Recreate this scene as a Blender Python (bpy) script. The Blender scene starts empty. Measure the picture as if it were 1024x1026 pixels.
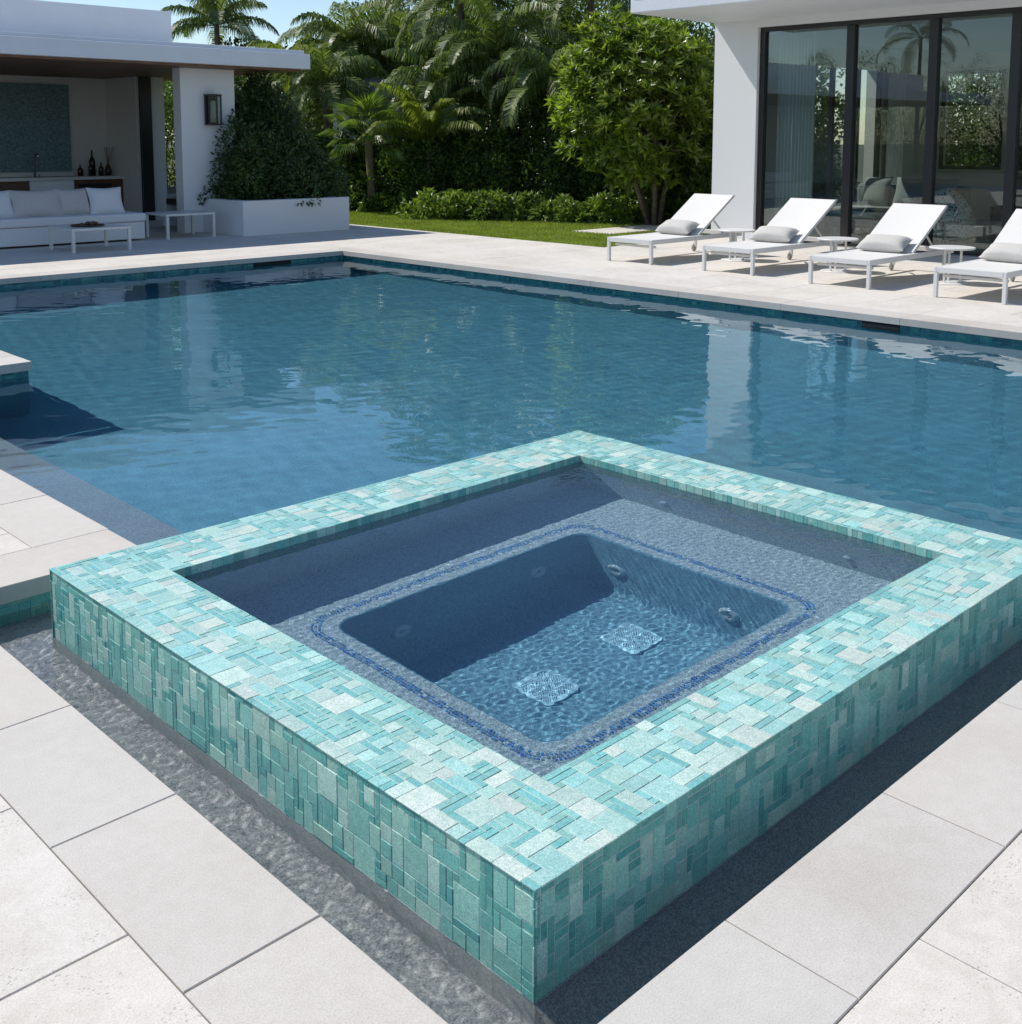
import bpy, math, random
import numpy as np
from mathutils import Vector, Matrix
sc = bpy.context.scene
C = sc.collection
random.seed(7)
RAD = math.radians

# ------------------------------------------------------------------ helpers
ORIG = {}
def tag(o, label=None, cat=None, group=None, kind=None):
    if label: o['label'] = label
    if cat: o['category'] = cat
    if group: o['group'] = group
    if kind: o['kind'] = kind
    return o
def thing(name, label, cat, loc=(0, 0, 0), group=None):
    o = bpy.data.objects.new(name, None); C.objects.link(o)
    o.location = loc; o.empty_display_size = .1
    ORIG[o.name] = np.array(loc, float)
    return tag(o, label, cat, group)
def link(name, me, mat, parent=None, smooth=False, receiver=False, bevel=0, seg=2):
    o = bpy.data.objects.new(name, me); C.objects.link(o)
    if mat is not None: me.materials.append(mat)
    if parent is not None: o.parent = parent
    if smooth: me.polygons.foreach_set('use_smooth', [True] * len(me.polygons))
    if receiver: o.cycles.is_caustics_receiver = True
    if bevel:
        b = o.modifiers.new('bevel', 'BEVEL'); b.width = bevel; b.segments = seg; b.limit_method = 'ANGLE'; b.angle_limit = RAD(40)
    return o
def porig(parent):
    p = np.zeros(3)
    while parent is not None:
        p = p + ORIG.get(parent.name, 0); parent = parent.parent
    return p
class MB:
    def __init__(s): s.v = []; s.f = []
    def add(s, vs, fs):
        n = len(s.v); s.v += [tuple(v) for v in vs]; s.f += [tuple(i + n for i in f) for f in fs]; return s
    def box(s, x0, x1, y0, y1, z0, z1):
        return s.add([(x0,y0,z0),(x1,y0,z0),(x1,y1,z0),(x0,y1,z0),(x0,y0,z1),(x1,y0,z1),(x1,y1,z1),(x0,y1,z1)],
                     [(3,2,1,0),(4,5,6,7),(0,1,5,4),(1,2,6,5),(2,3,7,6),(3,0,4,7)])
    def bar(s, a, b, w, h, up=(0, 0, 1)):
        a = Vector(a); b = Vector(b); d = (b - a).normalized(); r = d.cross(Vector(up))
        if r.length < 1e-4: r = d.cross(Vector((0, 1, 0)))
        r.normalize(); u = r.cross(d).normalized()
        vs = []
        for p in (a, b):
            for i, j in ((-1,-1),(1,-1),(1,1),(-1,1)): vs.append(p + r * (i * w / 2) + u * (j * h / 2))
        return s.add(vs, [(0,1,2,3),(7,6,5,4),(0,4,5,1),(1,5,6,2),(2,6,7,3),(3,7,4,0)])
    def tube(s, pts, rad, n=10, cap=True):
        pts = [Vector(p) for p in pts]
        if not hasattr(rad, '__len__'): rad = [rad] * len(pts)
        vs = []; fs = []; ref = None
        for i, p in enumerate(pts):
            d = (pts[min(i + 1, len(pts) - 1)] - pts[max(i - 1, 0)]).normalized()
            if ref is None:
                ref = d.cross(Vector((0, 0, 1)))
                if ref.length < .05: ref = d.cross(Vector((0, 1, 0)))
            ref = (ref - d * ref.dot(d)).normalized(); u = d.cross(ref)
            for k in range(n):
                a = 2 * math.pi * k / n
                vs.append(p + (ref * math.cos(a) + u * math.sin(a)) * rad[i])
        for i in range(len(pts) - 1):
            for k in range(n):
                fs.append((i*n+k, i*n+(k+1) % n, (i+1)*n+(k+1) % n, (i+1)*n+k))
        if cap:
            fs.append(tuple(range(n))[::-1]); fs.append(tuple((len(pts)-1)*n + k for k in range(n)))
        return s.add(vs, fs)
    def lathe(s, c, prof, n=32, axis='z'):
        vs = []; fs = []
        for (r, z) in prof:
            for k in range(n):
                a = 2 * math.pi * k / n; x, y = r * math.cos(a), r * math.sin(a)
                q = {'z': (x, y, z), 'y': (x, z, y), 'x': (z, x, y)}[axis]
                vs.append((c[0] + q[0], c[1] + q[1], c[2] + q[2]))
        for i in range(len(prof) - 1):
            for k in range(n): fs.append((i*n+k, i*n+(k+1) % n, (i+1)*n+(k+1) % n, (i+1)*n+k))
        return s.add(vs, fs)
    def build(s, name, mat, parent=None, smooth=False, receiver=False, bevel=0, seg=2, fix=True):
        me = bpy.data.meshes.new(name)
        o = porig(parent); v = np.array(s.v) - o
        me.from_pydata(v.tolist(), [], s.f); me.update()
        if fix:
            import bmesh
            bm = bmesh.new(); bm.from_mesh(me); bmesh.ops.recalc_face_normals(bm, faces=bm.faces); bm.to_mesh(me); bm.free()
        return link(name, me, mat, parent, smooth, receiver, bevel, seg)
def B(*a): return MB().box(*a)
def npmesh(name, V, F, mat, parent=None, smooth=False, receiver=False, col=None, origin=None):
    """V Nx3, F Mx(3|4) numpy; col Mx4 face colours"""
    V = np.asarray(V, float)
    V = V - (porig(parent) if origin is None else origin)
    me = bpy.data.meshes.new(name)
    k = F.shape[1]
    me.vertices.add(len(V)); me.vertices.foreach_set('co', V.astype(np.float32).ravel())
    me.loops.add(F.size); me.loops.foreach_set('vertex_index', F.astype(np.int32).ravel())
    me.polygons.add(len(F)); me.polygons.foreach_set('loop_start', (np.arange(len(F)) * k).astype(np.int32))
    me.polygons.foreach_set('loop_total', np.full(len(F), k, np.int32))
    if col is not None:
        a = me.color_attributes.new('Col', 'FLOAT_COLOR', 'CORNER')
        a.data.foreach_set('color', np.repeat(col, k, axis=0).astype(np.float32).ravel())
    if not smooth: me.polygons.foreach_set('use_smooth', [False]*len(me.polygons))
    me.update(); me.validate()
    return link(name, me, mat, parent, smooth, receiver)
def copy_tree(o, parent=None):
    c = o.copy(); C.objects.link(c); c.parent = parent
    ORIG[c.name] = ORIG.get(o.name, np.zeros(3))
    for ch in [x for x in bpy.data.objects if x.parent == o]: copy_tree(ch, c)
    return c
def s2l(c):
    return tuple(((v/255)/12.92 if v/255 <= .04045 else ((v/255+.055)/1.055)**2.4) for v in c)

# ------------------------------------------------------------------ materials
def newmat(n):
    m = bpy.data.materials.new(n); m.use_nodes = True; nt = m.node_tree
    return m, nt, nt.nodes['Principled BSDF'], nt.nodes['Material Output']
def N(nt, t, **kw):
    n = nt.nodes.new(t)
    for k, v in kw.items():
        if hasattr(n, k): setattr(n, k, v)
        else: n.inputs[k].default_value = v
    return n
def ramp(nt, fac, stops):
    r = N(nt, 'ShaderNodeValToRGB'); e = r.color_ramp.elements
    while len(e) < len(stops): e.new(.5)
    for i, (p, c) in enumerate(stops): e[i].position = p; e[i].color = (*c[:3], 1)
    nt.links.new(fac, r.inputs[0]); return r.outputs[0]
def noise(nt, scale, detail=4, rough=.55, coord='Object', dist=0):
    t = N(nt, 'ShaderNodeTexCoord'); n = N(nt, 'ShaderNodeTexNoise')
    n.inputs['Scale'].default_value = scale; n.inputs['Detail'].default_value = detail; n.inputs['Roughness'].default_value = rough
    n.inputs['Distortion'].default_value = dist
    nt.links.new(t.outputs[coord], n.inputs['Vector']); return n.outputs['Fac']
def mixc(nt, fac, a, b, mode='MIX'):
    m = N(nt, 'ShaderNodeMix'); m.data_type = 'RGBA'; m.blend_type = mode
    for i, x in ((0, fac), (6, a), (7, b)):
        if hasattr(x, 'is_linked') or hasattr(x, 'links'): nt.links.new(x, m.inputs[i])
        elif i == 0: m.inputs[0].default_value = x
        else: m.inputs[i].default_value = (*x[:3], 1)
    return m.outputs[2]
def bump(nt, h, bs, strength=.3, dist=.01):
    b = N(nt, 'ShaderNodeBump'); b.inputs['Strength'].default_value = strength; b.inputs['Distance'].default_value = dist
    nt.links.new(h, b.inputs['Height']); nt.links.new(b.outputs[0], bs.inputs['Normal']); return b
def simple(name, c, rough=.5, nscale=0, namt=.1, bstr=0, metal=0, spec=.5, bdist=.003):
    m, nt, bs, out = newmat(name)
    bs.inputs['Roughness'].default_value = rough; bs.inputs['Metallic'].default_value = metal
    bs.inputs['Specular IOR Level'].default_value = spec
    if nscale:
        f = noise(nt, nscale, 6)
        col = ramp(nt, f, [(.3, [x * (1 - namt) for x in c]), (.7, [min(1, x * (1 + namt)) for x in c])])
        nt.links.new(col, bs.inputs['Base Color'])
        if bstr: bump(nt, f, bs, bstr, bdist)
    else: bs.inputs['Base Color'].default_value = (*c, 1)
    return m
def stone(name, c, pit=False):
    m, nt, bs, out = newmat(name)
    at = N(nt, 'ShaderNodeVertexColor'); at.layer_name = 'Col'
    base = mixc(nt, 1.0, c, at.outputs[0], 'MULTIPLY')
    big = noise(nt, 1.3, 5); fine = noise(nt, 260, 3, .7); mid = noise(nt, 22, 6, .65)
    a = ramp(nt, fine, [(.25, (.74,)*3), (.5, (.97,)*3), (.75, (1.12,)*3)])
    base = mixc(nt, 1.0, base, a, 'MULTIPLY')
    base = mixc(nt, 1.0, base, ramp(nt, big, [(.32, (.895, .88, .86)), (.5, (.99, .985, .98)), (.7, (1.04, 1.04, 1.035))]), 'MULTIPLY')
    base = mixc(nt, 1.0, base, ramp(nt, mid, [(.3, (.95, .945, .94)), (.65, (1.02,)*3)]), 'MULTIPLY')
    h = fine
    if pit:
        t = N(nt, 'ShaderNodeTexCoord'); mp = N(nt, 'ShaderNodeMapping'); mp.inputs['Scale'].default_value = (1, 1.6, 1)
        nt.links.new(t.outputs['Object'], mp.inputs[0])
        v = N(nt, 'ShaderNodeTexVoronoi'); v.inputs['Scale'].default_value = 75; nt.links.new(mp.outputs[0], v.inputs['Vector'])
        vs = ramp(nt, v.outputs['Distance'], [(.14, (1,)*3), (.30, (0,)*3)])
        n2 = ramp(nt, noise(nt, 7, 5, .7), [(.50, (0,)*3), (.62, (1,)*3)])
        mask = mixc(nt, 1.0, vs, n2, 'MULTIPLY')
        base = mixc(nt, mask, base, (.36, .345, .32))
        n3 = noise(nt, 9, 8, .7, dist=1.2)
        base = mixc(nt, 1.0, base, ramp(nt, n3, [(.35, (.93, .925, .91)), (.6, (1.03,)*3)]), 'MULTIPLY')
    nt.links.new(base, bs.inputs['Base Color'])
    bs.inputs['Roughness'].default_value = .72; bs.inputs['Specular IOR Level'].default_value = .35
    bump(nt, h, bs, .25, .001)
    return m
def plaster(name, c1, c2, c3):
    m, nt, bs, out = newmat(name)
    t = N(nt, 'ShaderNodeTexCoord'); v = N(nt, 'ShaderNodeTexVoronoi'); v.inputs['Scale'].default_value = 260
    nt.links.new(t.outputs['Object'], v.inputs['Vector'])
    hsv = N(nt, 'ShaderNodeSeparateColor'); nt.links.new(v.outputs['Color'], hsv.inputs[0])
    a = ramp(nt, hsv.outputs[0], [(.1, c1), (.5, c2), (.9, c3)])
    mp = N(nt, 'ShaderNodeMapping'); mp.inputs['Rotation'].default_value = (.6, .5, .7); nt.links.new(t.outputs['Object'], mp.inputs[0])
    nz = N(nt, 'ShaderNodeTexNoise'); nz.inputs['Scale'].default_value = 2.3; nz.inputs['Detail'].default_value = 5; nt.links.new(mp.outputs[0], nz.inputs['Vector'])
    nt.links.new(mp.outputs[0], v.inputs['Vector'])
    b = mixc(nt, 1.0, a, ramp(nt, nz.outputs['Fac'], [(.3, (.93,)*3), (.7, (1.05,)*3)]), 'MULTIPLY')
    nt.links.new(b, bs.inputs['Base Color']); bs.inputs['Roughness'].default_value = .8
    return m
def tilemat(name, rough=.16):
    m, nt, bs, out = newmat(name)
    at = N(nt, 'ShaderNodeVertexColor'); at.layer_name = 'Col'
    vein = noise(nt, 120, 7, .75, dist=2.2)
    cl = noise(nt, 30, 4, .6)
    base = mixc(nt, 1.0, at.outputs[0], ramp(nt, vein, [(.36, (.56, .68, .68)), (.5, (.98,)*3), (.64, (1.5, 1.36, 1.32))]), 'MULTIPLY')
    base = mixc(nt, 1.0, base, ramp(nt, cl, [(.3, (.88, .93, .92)), (.7, (1.08, 1.05, 1.04))]), 'MULTIPLY')
    nt.links.new(base, bs.inputs['Base Color'])
    bs.inputs['Coat Weight'].default_value = 0; bs.inputs['Coat Roughness'].default_value = .06
    r = ramp(nt, at.outputs['Alpha'], [(0, (.12,)*3), (1, (.5,)*3)])
    nt.links.new(r, bs.inputs['Roughness'])
    bump(nt, vein, bs, .35, .0015)
    return m
def leafmat(name, cols, trans=.35, rough=.38, spec=.5):
    m, nt, bs, out = newmat(name)
    g = N(nt, 'ShaderNodeNewGeometry')
    c = ramp(nt, g.outputs['Random Per Island'], [(i / (len(cols) - 1), x) for i, x in enumerate(cols)])
    c = mixc(nt, 1.0, c, ramp(nt, noise(nt, 1.6, 3), [(.3, (.72,)*3), (.7, (1.2,)*3)]), 'MULTIPLY')
    nt.links.new(c, bs.inputs['Base Color']); bs.inputs['Roughness'].default_value = rough
    bs.inputs['Specular IOR Level'].default_value = spec
    tr = N(nt, 'ShaderNodeBsdfTranslucent')
    c2 = mixc(nt, 1.0, c, (1.3, 1.4, .6), 'MULTIPLY'); nt.links.new(c2, tr.inputs[0])
    mx = N(nt, 'ShaderNodeMixShader'); mx.inputs[0].default_value = trans
    nt.links.new(bs.outputs[0], mx.inputs[1]); nt.links.new(tr.outputs[0], mx.inputs[2]); nt.links.new(mx.outputs[0], out.inputs[0])
    return m
def watermat(name, tint):
    m = bpy.data.materials.new(name); m.use_nodes = True; nt = m.node_tree; nt.nodes.clear()
    g = N(nt, 'ShaderNodeBsdfGlass'); g.inputs['IOR'].default_value = 1.333; g.inputs['Roughness'].default_value = 0
    g.inputs['Color'].default_value = (*tint, 1)
    o = N(nt, 'ShaderNodeOutputMaterial'); nt.links.new(g.outputs[0], o.inputs[0]); return m
def paneglass(name, tint, refl=1.5):
    m = bpy.data.materials.new(name); m.use_nodes = True; nt = m.node_tree; nt.nodes.clear()
    t = N(nt, 'ShaderNodeBsdfTransparent'); t.inputs[0].default_value = (*tint, 1)
    g = N(nt, 'ShaderNodeBsdfGlossy'); g.inputs['Roughness'].default_value = 0; g.inputs['Color'].default_value = (.95, 1, 1, 1)
    f = N(nt, 'ShaderNodeFresnel'); f.inputs[0].default_value = refl
    x = N(nt, 'ShaderNodeMixShader'); o = N(nt, 'ShaderNodeOutputMaterial')
    nt.links.new(f.outputs[0], x.inputs[0]); nt.links.new(t.outputs[0], x.inputs[1]); nt.links.new(g.outputs[0], x.inputs[2]); nt.links.new(x.outputs[0], o.inputs[0])
    return m

M = {}
M['coping'] = stone('coping_stone', (.56, .53, .487))
M['paver'] = stone('travertine_paver', (.655, .622, .572), pit=True)
M['joint'] = simple('dark_joint', (.17, .15, .125), .9)
M['grout'] = simple('mosaic_grout', (.48, .55, .52), .8, 60, .12)
M['tile'] = tilemat('glass_mosaic')
M['plaster_teal'] = plaster('depth_tinted_pool_plaster', (.045, .17, .255), (.075, .25, .345), (.13, .335, .42))  # blue that light takes on in deep water is put into the plaster colour
M['plaster_tub'] = plaster('depth_tinted_tub_plaster', (.08, .20, .28), (.14, .30, .39), (.22, .40, .48))  # footwell plaster coloured with the same water-depth blue, in place of absorption
M['plaster_foot'] = plaster('pale_grey_plaster', (.48, .50, .50), (.62, .64, .64), (.72, .74, .74))
M['plaster_trough'] = plaster('neutral_grey_plaster', (.24, .245, .25), (.34, .345, .35), (.46, .465, .47))
M['plaster_ledge'] = plaster('ledge_plaster', (.14, .16, .19), (.21, .235, .27), (.30, .33, .37))
M['plaster_grey'] = plaster('grey_pebble_plaster', (.20, .25, .275), (.35, .41, .43), (.54, .60, .61))
M['trim'] = tilemat('blue_trim_mosaic')
M['white_wall'] = simple('white_stucco', (.74, .745, .75), .85, 70, .03, .15, bdist=.002)
M['white_paint'] = simple('white_roof_paint', (.72, .74, .77), .6, 3, .03)
M['wood'] = simple('dark_walnut', (.11, .055, .03), .5, 12, .3)
M['soffit_wood'] = simple('stained_wood_soffit', (.16, .085, .05), .5, 9, .25)
M['bronze'] = simple('dark_bronze_metal', (.018, .017, .018), .35)
M['white_metal'] = simple('white_powder_coat', (.68, .675, .655), .35)
M['sling'] = simple('white_sling_fabric', (.645, .635, .61), .8, 300, .06, .2)
M['linen'] = simple('grey_linen', (.50, .485, .455), .9, 120, .15, .3)
M['white_fabric'] = simple('white_outdoor_fabric', (.70, .70, .70), .9, 60, .05, .3)
M['beige_fabric'] = simple('beige_cushion_fabric', (.52, .49, .47), .9, 60, .08, .3)
M['grey_fabric'] = simple('grey_green_fabric', (.20, .23, .22), .9, 40, .15, .3)
M['dark_fabric'] = simple('dark_blue_fabric', (.03, .035, .055), .9, 40, .15)
M['curtain'] = simple('sheer_curtain', (.80, .84, .84), .9)
M['chrome'] = simple('brushed_steel', (.6, .6, .6), .25, metal=1)
M['dark_glass'] = simple('dark_bottle_glass', (.012, .018, .014), .08)
M['brown_glass'] = simple('brown_bottle_glass', (.05, .025, .012), .1)
M['lamp_glass'] = simple('frosted_lantern_glass', (.75, .74, .68), .3)
M['quartz'] = simple('pale_quartz', (.62, .61, .6), .3, 15, .05)
M['art'] = simple('teal_woven_panel', (.14, .22, .235), .9, 26, .45, .4)
M['jet'] = simple('chrome_jet_plastic', (.42, .50, .54), .3)
M['grate'] = simple('white_grate_plastic', (.44, .68, .76), .5)
M['grate_back'] = simple('pale_blue_grate_plastic', (.38, .60, .70), .5)
M['bark'] = simple('grey_bark', (.17, .13, .10), .9, 14, .35, .5, bdist=.01)
M['soil'] = simple('dark_soil', (.035, .025, .018), .95, 20, .3)
M['grey_plaster'] = simple('grey_rendered_planter', (.22, .22, .22), .9, 30, .08)
M['roofing'] = simple('grey_shingles', (.22, .24, .27), .9, 9, .2)
M['floor'] = simple('polished_floor', (.32, .31, .30), .18, 3, .08)
M['pav_wall'] = simple('pavilion_beige_paint', (.62, .61, .59), .9, 5, .03)
M['inwall'] = simple('interior_wall', (.62, .62, .58), .9)
M['black'] = simple('opening_black', (.01, .012, .014), .8)
M['pane'] = paneglass('window_pane', (.80, .85, .83), 1.68)
M['pool_water'] = watermat('pool_water', (.86, .96, .985))
M['trough_water'] = watermat('trough_water', (.97, .985, .99))
M['spa_water'] = watermat('spa_water', (.80, .91, .965))
M['lf_hedge'] = leafmat('hedge_leaf', [(0.031,0.063,0.014), (0.053,0.098,0.020), (0.091,0.154,0.028), (0.154,0.224,0.042)], .3)
M['lf_planter'] = leafmat('planter_leaf', [(0.027,0.054,0.018), (0.045,0.083,0.024), (0.068,0.117,0.030), (0.105,0.165,0.042)], .22)
M['lf_bright'] = leafmat('bright_leaf', [(.10,.16,.02), (.15,.23,.03), (.20,.29,.045), (.28,.36,.09)], .4)
M['lf_rosette'] = leafmat('rosette_leaf', [(.085,.13,.02), (.135,.20,.03), (.19,.26,.04), (.30,.36,.08)], .5, .3)
M['lf_palm'] = leafmat('palm_leaf', [(0.068,0.115,0.027), (0.108,0.162,0.041), (0.162,0.216,0.061), (0.257,0.297,0.121)], .35, .46)
M['lf_yellow'] = leafmat('yellow_green_leaf', [(0.142,0.190,0.028), (0.190,0.237,0.038), (0.237,0.285,0.048), (0.285,0.323,0.085)], .45, .4)
M['lf_light'] = leafmat('mid_green_leaf', [(0.068,0.121,0.022), (0.108,0.176,0.032), (0.162,0.243,0.047), (0.243,0.324,0.074)], .35)
M['grass_blade'] = leafmat('grass_blade', [(.16,.22,.03), (.21,.275,.04), (.26,.32,.05), (.33,.38,.08)], .35, .5, .3)
M['lawn'] = simple('lawn_ground', (.19, .25, .035), .95, 6, .25)
M['ground'] = simple('bare_ground', (.06, .055, .035), .95, 2, .3)

# ------------------------------------------------------------------ key dimensions (metres)
SX0, SX1, SY0, SY1, ST = 1.4815, 4.170, 1.4514, 3.793, .138     # spa outer block
IX0, IX1, IY0, IY1 = 1.782, 3.830, 1.724, 3.473                 # inner opening
ZB, ZF = -.25, -.70                                             # spa bench, spa floor
TX0, TX1, TY0, TY1 = 2.15, 3.395, 2.06, 3.07                    # spa footwell
WP, WS = -.11, .102                                             # water levels
PX1, PY1 = 9.56, 13.28                                          # pool far edges (coping lip)
PFL = -1.25
COLS_TOP = [(158,202,197),(174,210,203),(188,212,204),(196,211,203),(142,196,194),(166,203,195),(150,202,199),(182,207,199),(168,210,205)]
COLS_SIDE = [(134,198,187),(152,206,194),(120,188,180),(166,212,200),(142,200,190),(128,192,182),(158,204,191),(110,180,176),(178,214,203)]
COLS_BLUE = [(40,100,180),(60,130,205),(90,150,200),(70,110,165),(110,150,190),(120,140,160),(100,125,150)]
COLS_BAND = [(40,110,115),(55,130,128),(30,95,105),(70,140,135),(45,120,130)]

def mosaic(name, o, u, v, n, U, V, cell, cols, mat, parent=None, seed=1, hole=None, border=False, thick=(.0006, .0018),
           receiver=True, gap=.00115, sizes=None, tilt=.0005, bysize=False):
    """random rectangular glass mosaic on a plane; every tile is a small chamfered block of one mesh"""
    rnd = random.Random(seed)
    nu, nv = max(1, round(U / cell)), max(1, round(V / cell)); cu, cv = U / nu, V / nv
    occ = np.zeros((nu, nv), bool)
    if hole:
        a, b, c, d = hole
        ha, hb, hc, hd = round(a / cu), round(b / cu), round(c / cv), round(d / cv)
        occ[ha:hb, hc:hd] = True
    tiles = []
    def put(i, j, w, h, t):
        occ[i:i+w, j:j+h] = True; tiles.append((i, j, w, h, t))
    if border:
        def strip(i0, j0, L, horiz):
            k = 0
            while k < L:
                w = min(rnd.choice((4, 5, 6, 8)), L - k)
                if L - k - w == 1: w += 1
                put(i0 + (k if horiz else 0), j0 + (0 if horiz else k), w if horiz else 1, 1 if horiz else w, 1); k += w
        strip(0, 0, nu, True); strip(0, nv-1, nu, True); strip(0, 1, nv-2, False); strip(nu-1, 1, nv-2, False)
        if hole:
            strip(ha-1, hc-1, hb-ha+2, True); strip(ha-1, hd, hb-ha+2, True); strip(ha-1, hc, hd-hc, False); strip(hb, hc, hd-hc, False)
    sizes = sizes or [(4,4)]*5 + [(4,2)]*6 + [(2,4)]*4 + [(2,2)]*7 + [(3,3)]*3 + [(2,1)]*4 + [(4,1)]*6 + [(3,1)]*3 + [(1,2)]*2 + [(1,4)]*2 + [(3,2)]*4 + [(3,4)]*2 + [(5,2)]*2
    for j in range(nv):
        for i in range(nu):
            if occ[i, j]: continue
            for _ in range(9):
                w, h = rnd.choice(sizes)
                if i + w <= nu and j + h <= nv and not occ[i:i+w, j:j+h].any(): break
            else: w, h = 1, 1
            put(i, j, w, h, 0)
    o, u, v, n = (np.array(q, float) for q in (o, u, v, n))
    V_ = []; F_ = []; Cc = []
    base = np.array([s2l(c) for c in cols])
    for (i, j, w, h, t) in tiles:
        a0, a1, b0, b1 = i*cu + gap, (i+w)*cu - gap, j*cv + gap, (j+h)*cv - gap
        th = rnd.uniform(*thick) if not t else thick[1]
        c = base[rnd.randrange(len(base))] * rnd.uniform(.78, 1.04)
        if bysize:      # slim tiles are the deeper teal glass, large ones the pale crackled glass
            lum = base[:, 1].argsort(); m_ = min(w, h)
            c = base[lum[rnd.randrange(0, 4) if m_ == 1 else (rnd.randrange(1, len(base)) if m_ < 4 else rnd.randrange(3, len(base)))]]*rnd.uniform(.86, 1.04)
            if m_ == 1: c = c*np.array([.72, .88, .88])
        al = rnd.choice((0, 0, .1, .3, 1))
        k = len(V_); ins = .0007
        for (x, y, z) in ((a0,b0,-.002),(a1,b0,-.002),(a1,b1,-.002),(a0,b1,-.002),(a0,b0,th-.0005),(a1,b0,th-.0005),(a1,b1,th-.0005),(a0,b1,th-.0005)):
            V_.append(o + u*x + v*y + n*z)
        for (x, y) in ((a0+ins,b0+ins),(a1-ins,b0+ins),(a1-ins,b1-ins),(a0+ins,b1-ins)):
            V_.append(o + u*x + v*y + n*(th + rnd.uniform(-tilt, tilt)*.5))
        fs = [(0,1,5,4),(1,2,6,5),(2,3,7,6),(3,0,4,7),(4,5,9,8),(5,6,10,9),(6,7,11,10),(7,4,8,11),(8,9,10,11)]
        F_ += [tuple(k + q for q in f) for f in fs]
        for q in range(9):
            Cc.append((*np.clip(c, 0, .95), al if q == 8 else 1))
    F_ = np.array(F_)
    if np.dot(np.cross(u, v), n) < 0: F_ = F_[:, ::-1]
    return npmesh(name, V_, F_, mat, parent, receiver=receiver, col=np.array(Cc))

# ------------------------------------------------------------------ paving
def slabs(name, rects, z1, th, mat, gap=.0017, seed=0, var=.05, receiver=False, ch=.0018):
    rnd = random.Random(seed); V_ = []; F_ = []; Cc = []
    for (x0, x1, y0, y1) in rects:
        if x1 - x0 < .03 or y1 - y0 < .03: continue
        x0 += gap; x1 -= gap; y0 += gap; y1 -= gap; k = len(V_); dz = rnd.uniform(-.0006, .0006)
        zt = z1 + dz
        for (x, y, z) in ((x0,y0,z1-th),(x1,y0,z1-th),(x1,y1,z1-th),(x0,y1,z1-th),(x0,y0,zt-ch),(x1,y0,zt-ch),(x1,y1,zt-ch),(x0,y1,zt-ch),
                          (x0+ch,y0+ch,zt),(x1-ch,y0+ch,zt),(x1-ch,y1-ch,zt),(x0+ch,y1-ch,zt)): V_.append((x, y, z))
        F_ += [tuple(k + q for q in f) for f in ((3,2,1,0),(0,1,5,4),(1,2,6,5),(2,3,7,6),(3,0,4,7),(4,5,9,8),(5,6,10,9),(6,7,11,10),(7,4,8,11),(8,9,10,11))]
        g = rnd.uniform(1 - var, 1 + var * .6); w = rnd.uniform(-.012, .012)
        Cc += [(g + w, g, g - w, 1)] * 10
    return tag(npmesh(name, V_, np.array(F_), mat, col=np.array(Cc), receiver=receiver), kind='structure')
def cuts(a, b, start, step):
    k = math.ceil((a - start) / step - 1e-6); r = [a]
    while start + k * step < b - 1e-6:
        q = start + k * step
        if q > a + 1e-6: r.append(q)
        k += 1
    r.append(b); return r
def grid(x0, x1, y0, y1, sx, ox, sy, oy, stagger=0):
    out = []; ys = cuts(y0, y1, oy, sy)
    for r, (ya, yb) in enumerate(zip(ys, ys[1:])):
        xs = cuts(x0, x1, ox + (stagger if r % 2 else 0), sx)
        out += [(a, b, ya, yb) for a, b in zip(xs, xs[1:])]
    return out
def gridx(x0, x1, y0, y1, sx, ox, sy, oy, stagger=0):
    return [(c, d, a, b) for (a, b, c, d) in grid(y0, y1, x0, x1, sy, oy, sx, ox, stagger)]
cop = []
cop += gridx(.932, 1.245, .945, 4.075, 9, -5, .6125, 1.8405)          # near left strip
cop += grid(1.245, 11, .945, 1.25, .6625, 1.835, 9, -5)               # near right strip
cop += grid(-1.5, 1.975, 4.075, 4.40, 2.4, -.43, 9, -5)               # left terrace, front
cop += gridx(1.66, 1.975, 4.40, 8.18, 9, -5, .626, 4.40)              # left terrace, pool side
cop += grid(1.975, 3.15, 8.18, 8.50, .6, 1.95, 9, -5)
cop += gridx(2.83, 3.15, 8.50, 13.28, 9, -5, .62, 8.5)
cop += gridx(PX1, 9.88, -4, PY1, 9, -5, 1.24, 4.808)                  # house side
cop += grid(-8, 9.88, PY1, 13.60, 1.24, .3, 9, -5)                    # far side
slabs('pool_coping', cop, 0, .064, M['coping'], seed=2, receiver=True, var=.03)
pav = []
pav += gridx(-2.2, .932, .945, 4.075, .61, .932 - .61*3, .61, 2.062)
pav += grid(-2.2, 11, -4, .945, .61, 2.07, .61, .945)
pav += gridx(-1.5, 1.66, 4.40, 8.5, .61, 1.66, .61, 4.632)
pav += gridx(-1.5, 2.83, 8.5, 13.28, .61, 2.83, .61, 8.5)
pav += gridx(9.88, 15.30, -4, 11.04, .61, 9.88, 1.22, 4.8, .61)
pav += gridx(9.88, 12.67, 11.04, 13.60, .61, 9.88, 1.22, 4.8, .61)
pav += grid(-8, 12.67, 13.60, 23.2, 1.22, .3, .61, 13.6, .61)
slabs('pool_deck', pav, 0, .05, M['paver'], seed=3, var=.04)
bed = MB()
for r in ((-2.2, 1.20, -4, 4.03), (1.20, 11, -4, 1.20), (-1.5, 1.93, 4.12, 13.3), (1.93, 3.10, 8.23, 13.3), (9.61, 15.30, 1.20, 11.04),
          (9.61, 12.67, 11.04, 13.33), (-8, 12.67, 13.33, 23.2)):
    bed.box(*r, -.060, -.0055)
tag(bed.build('paving_joint_bed', M['joint'], receiver=True), kind='structure')
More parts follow.
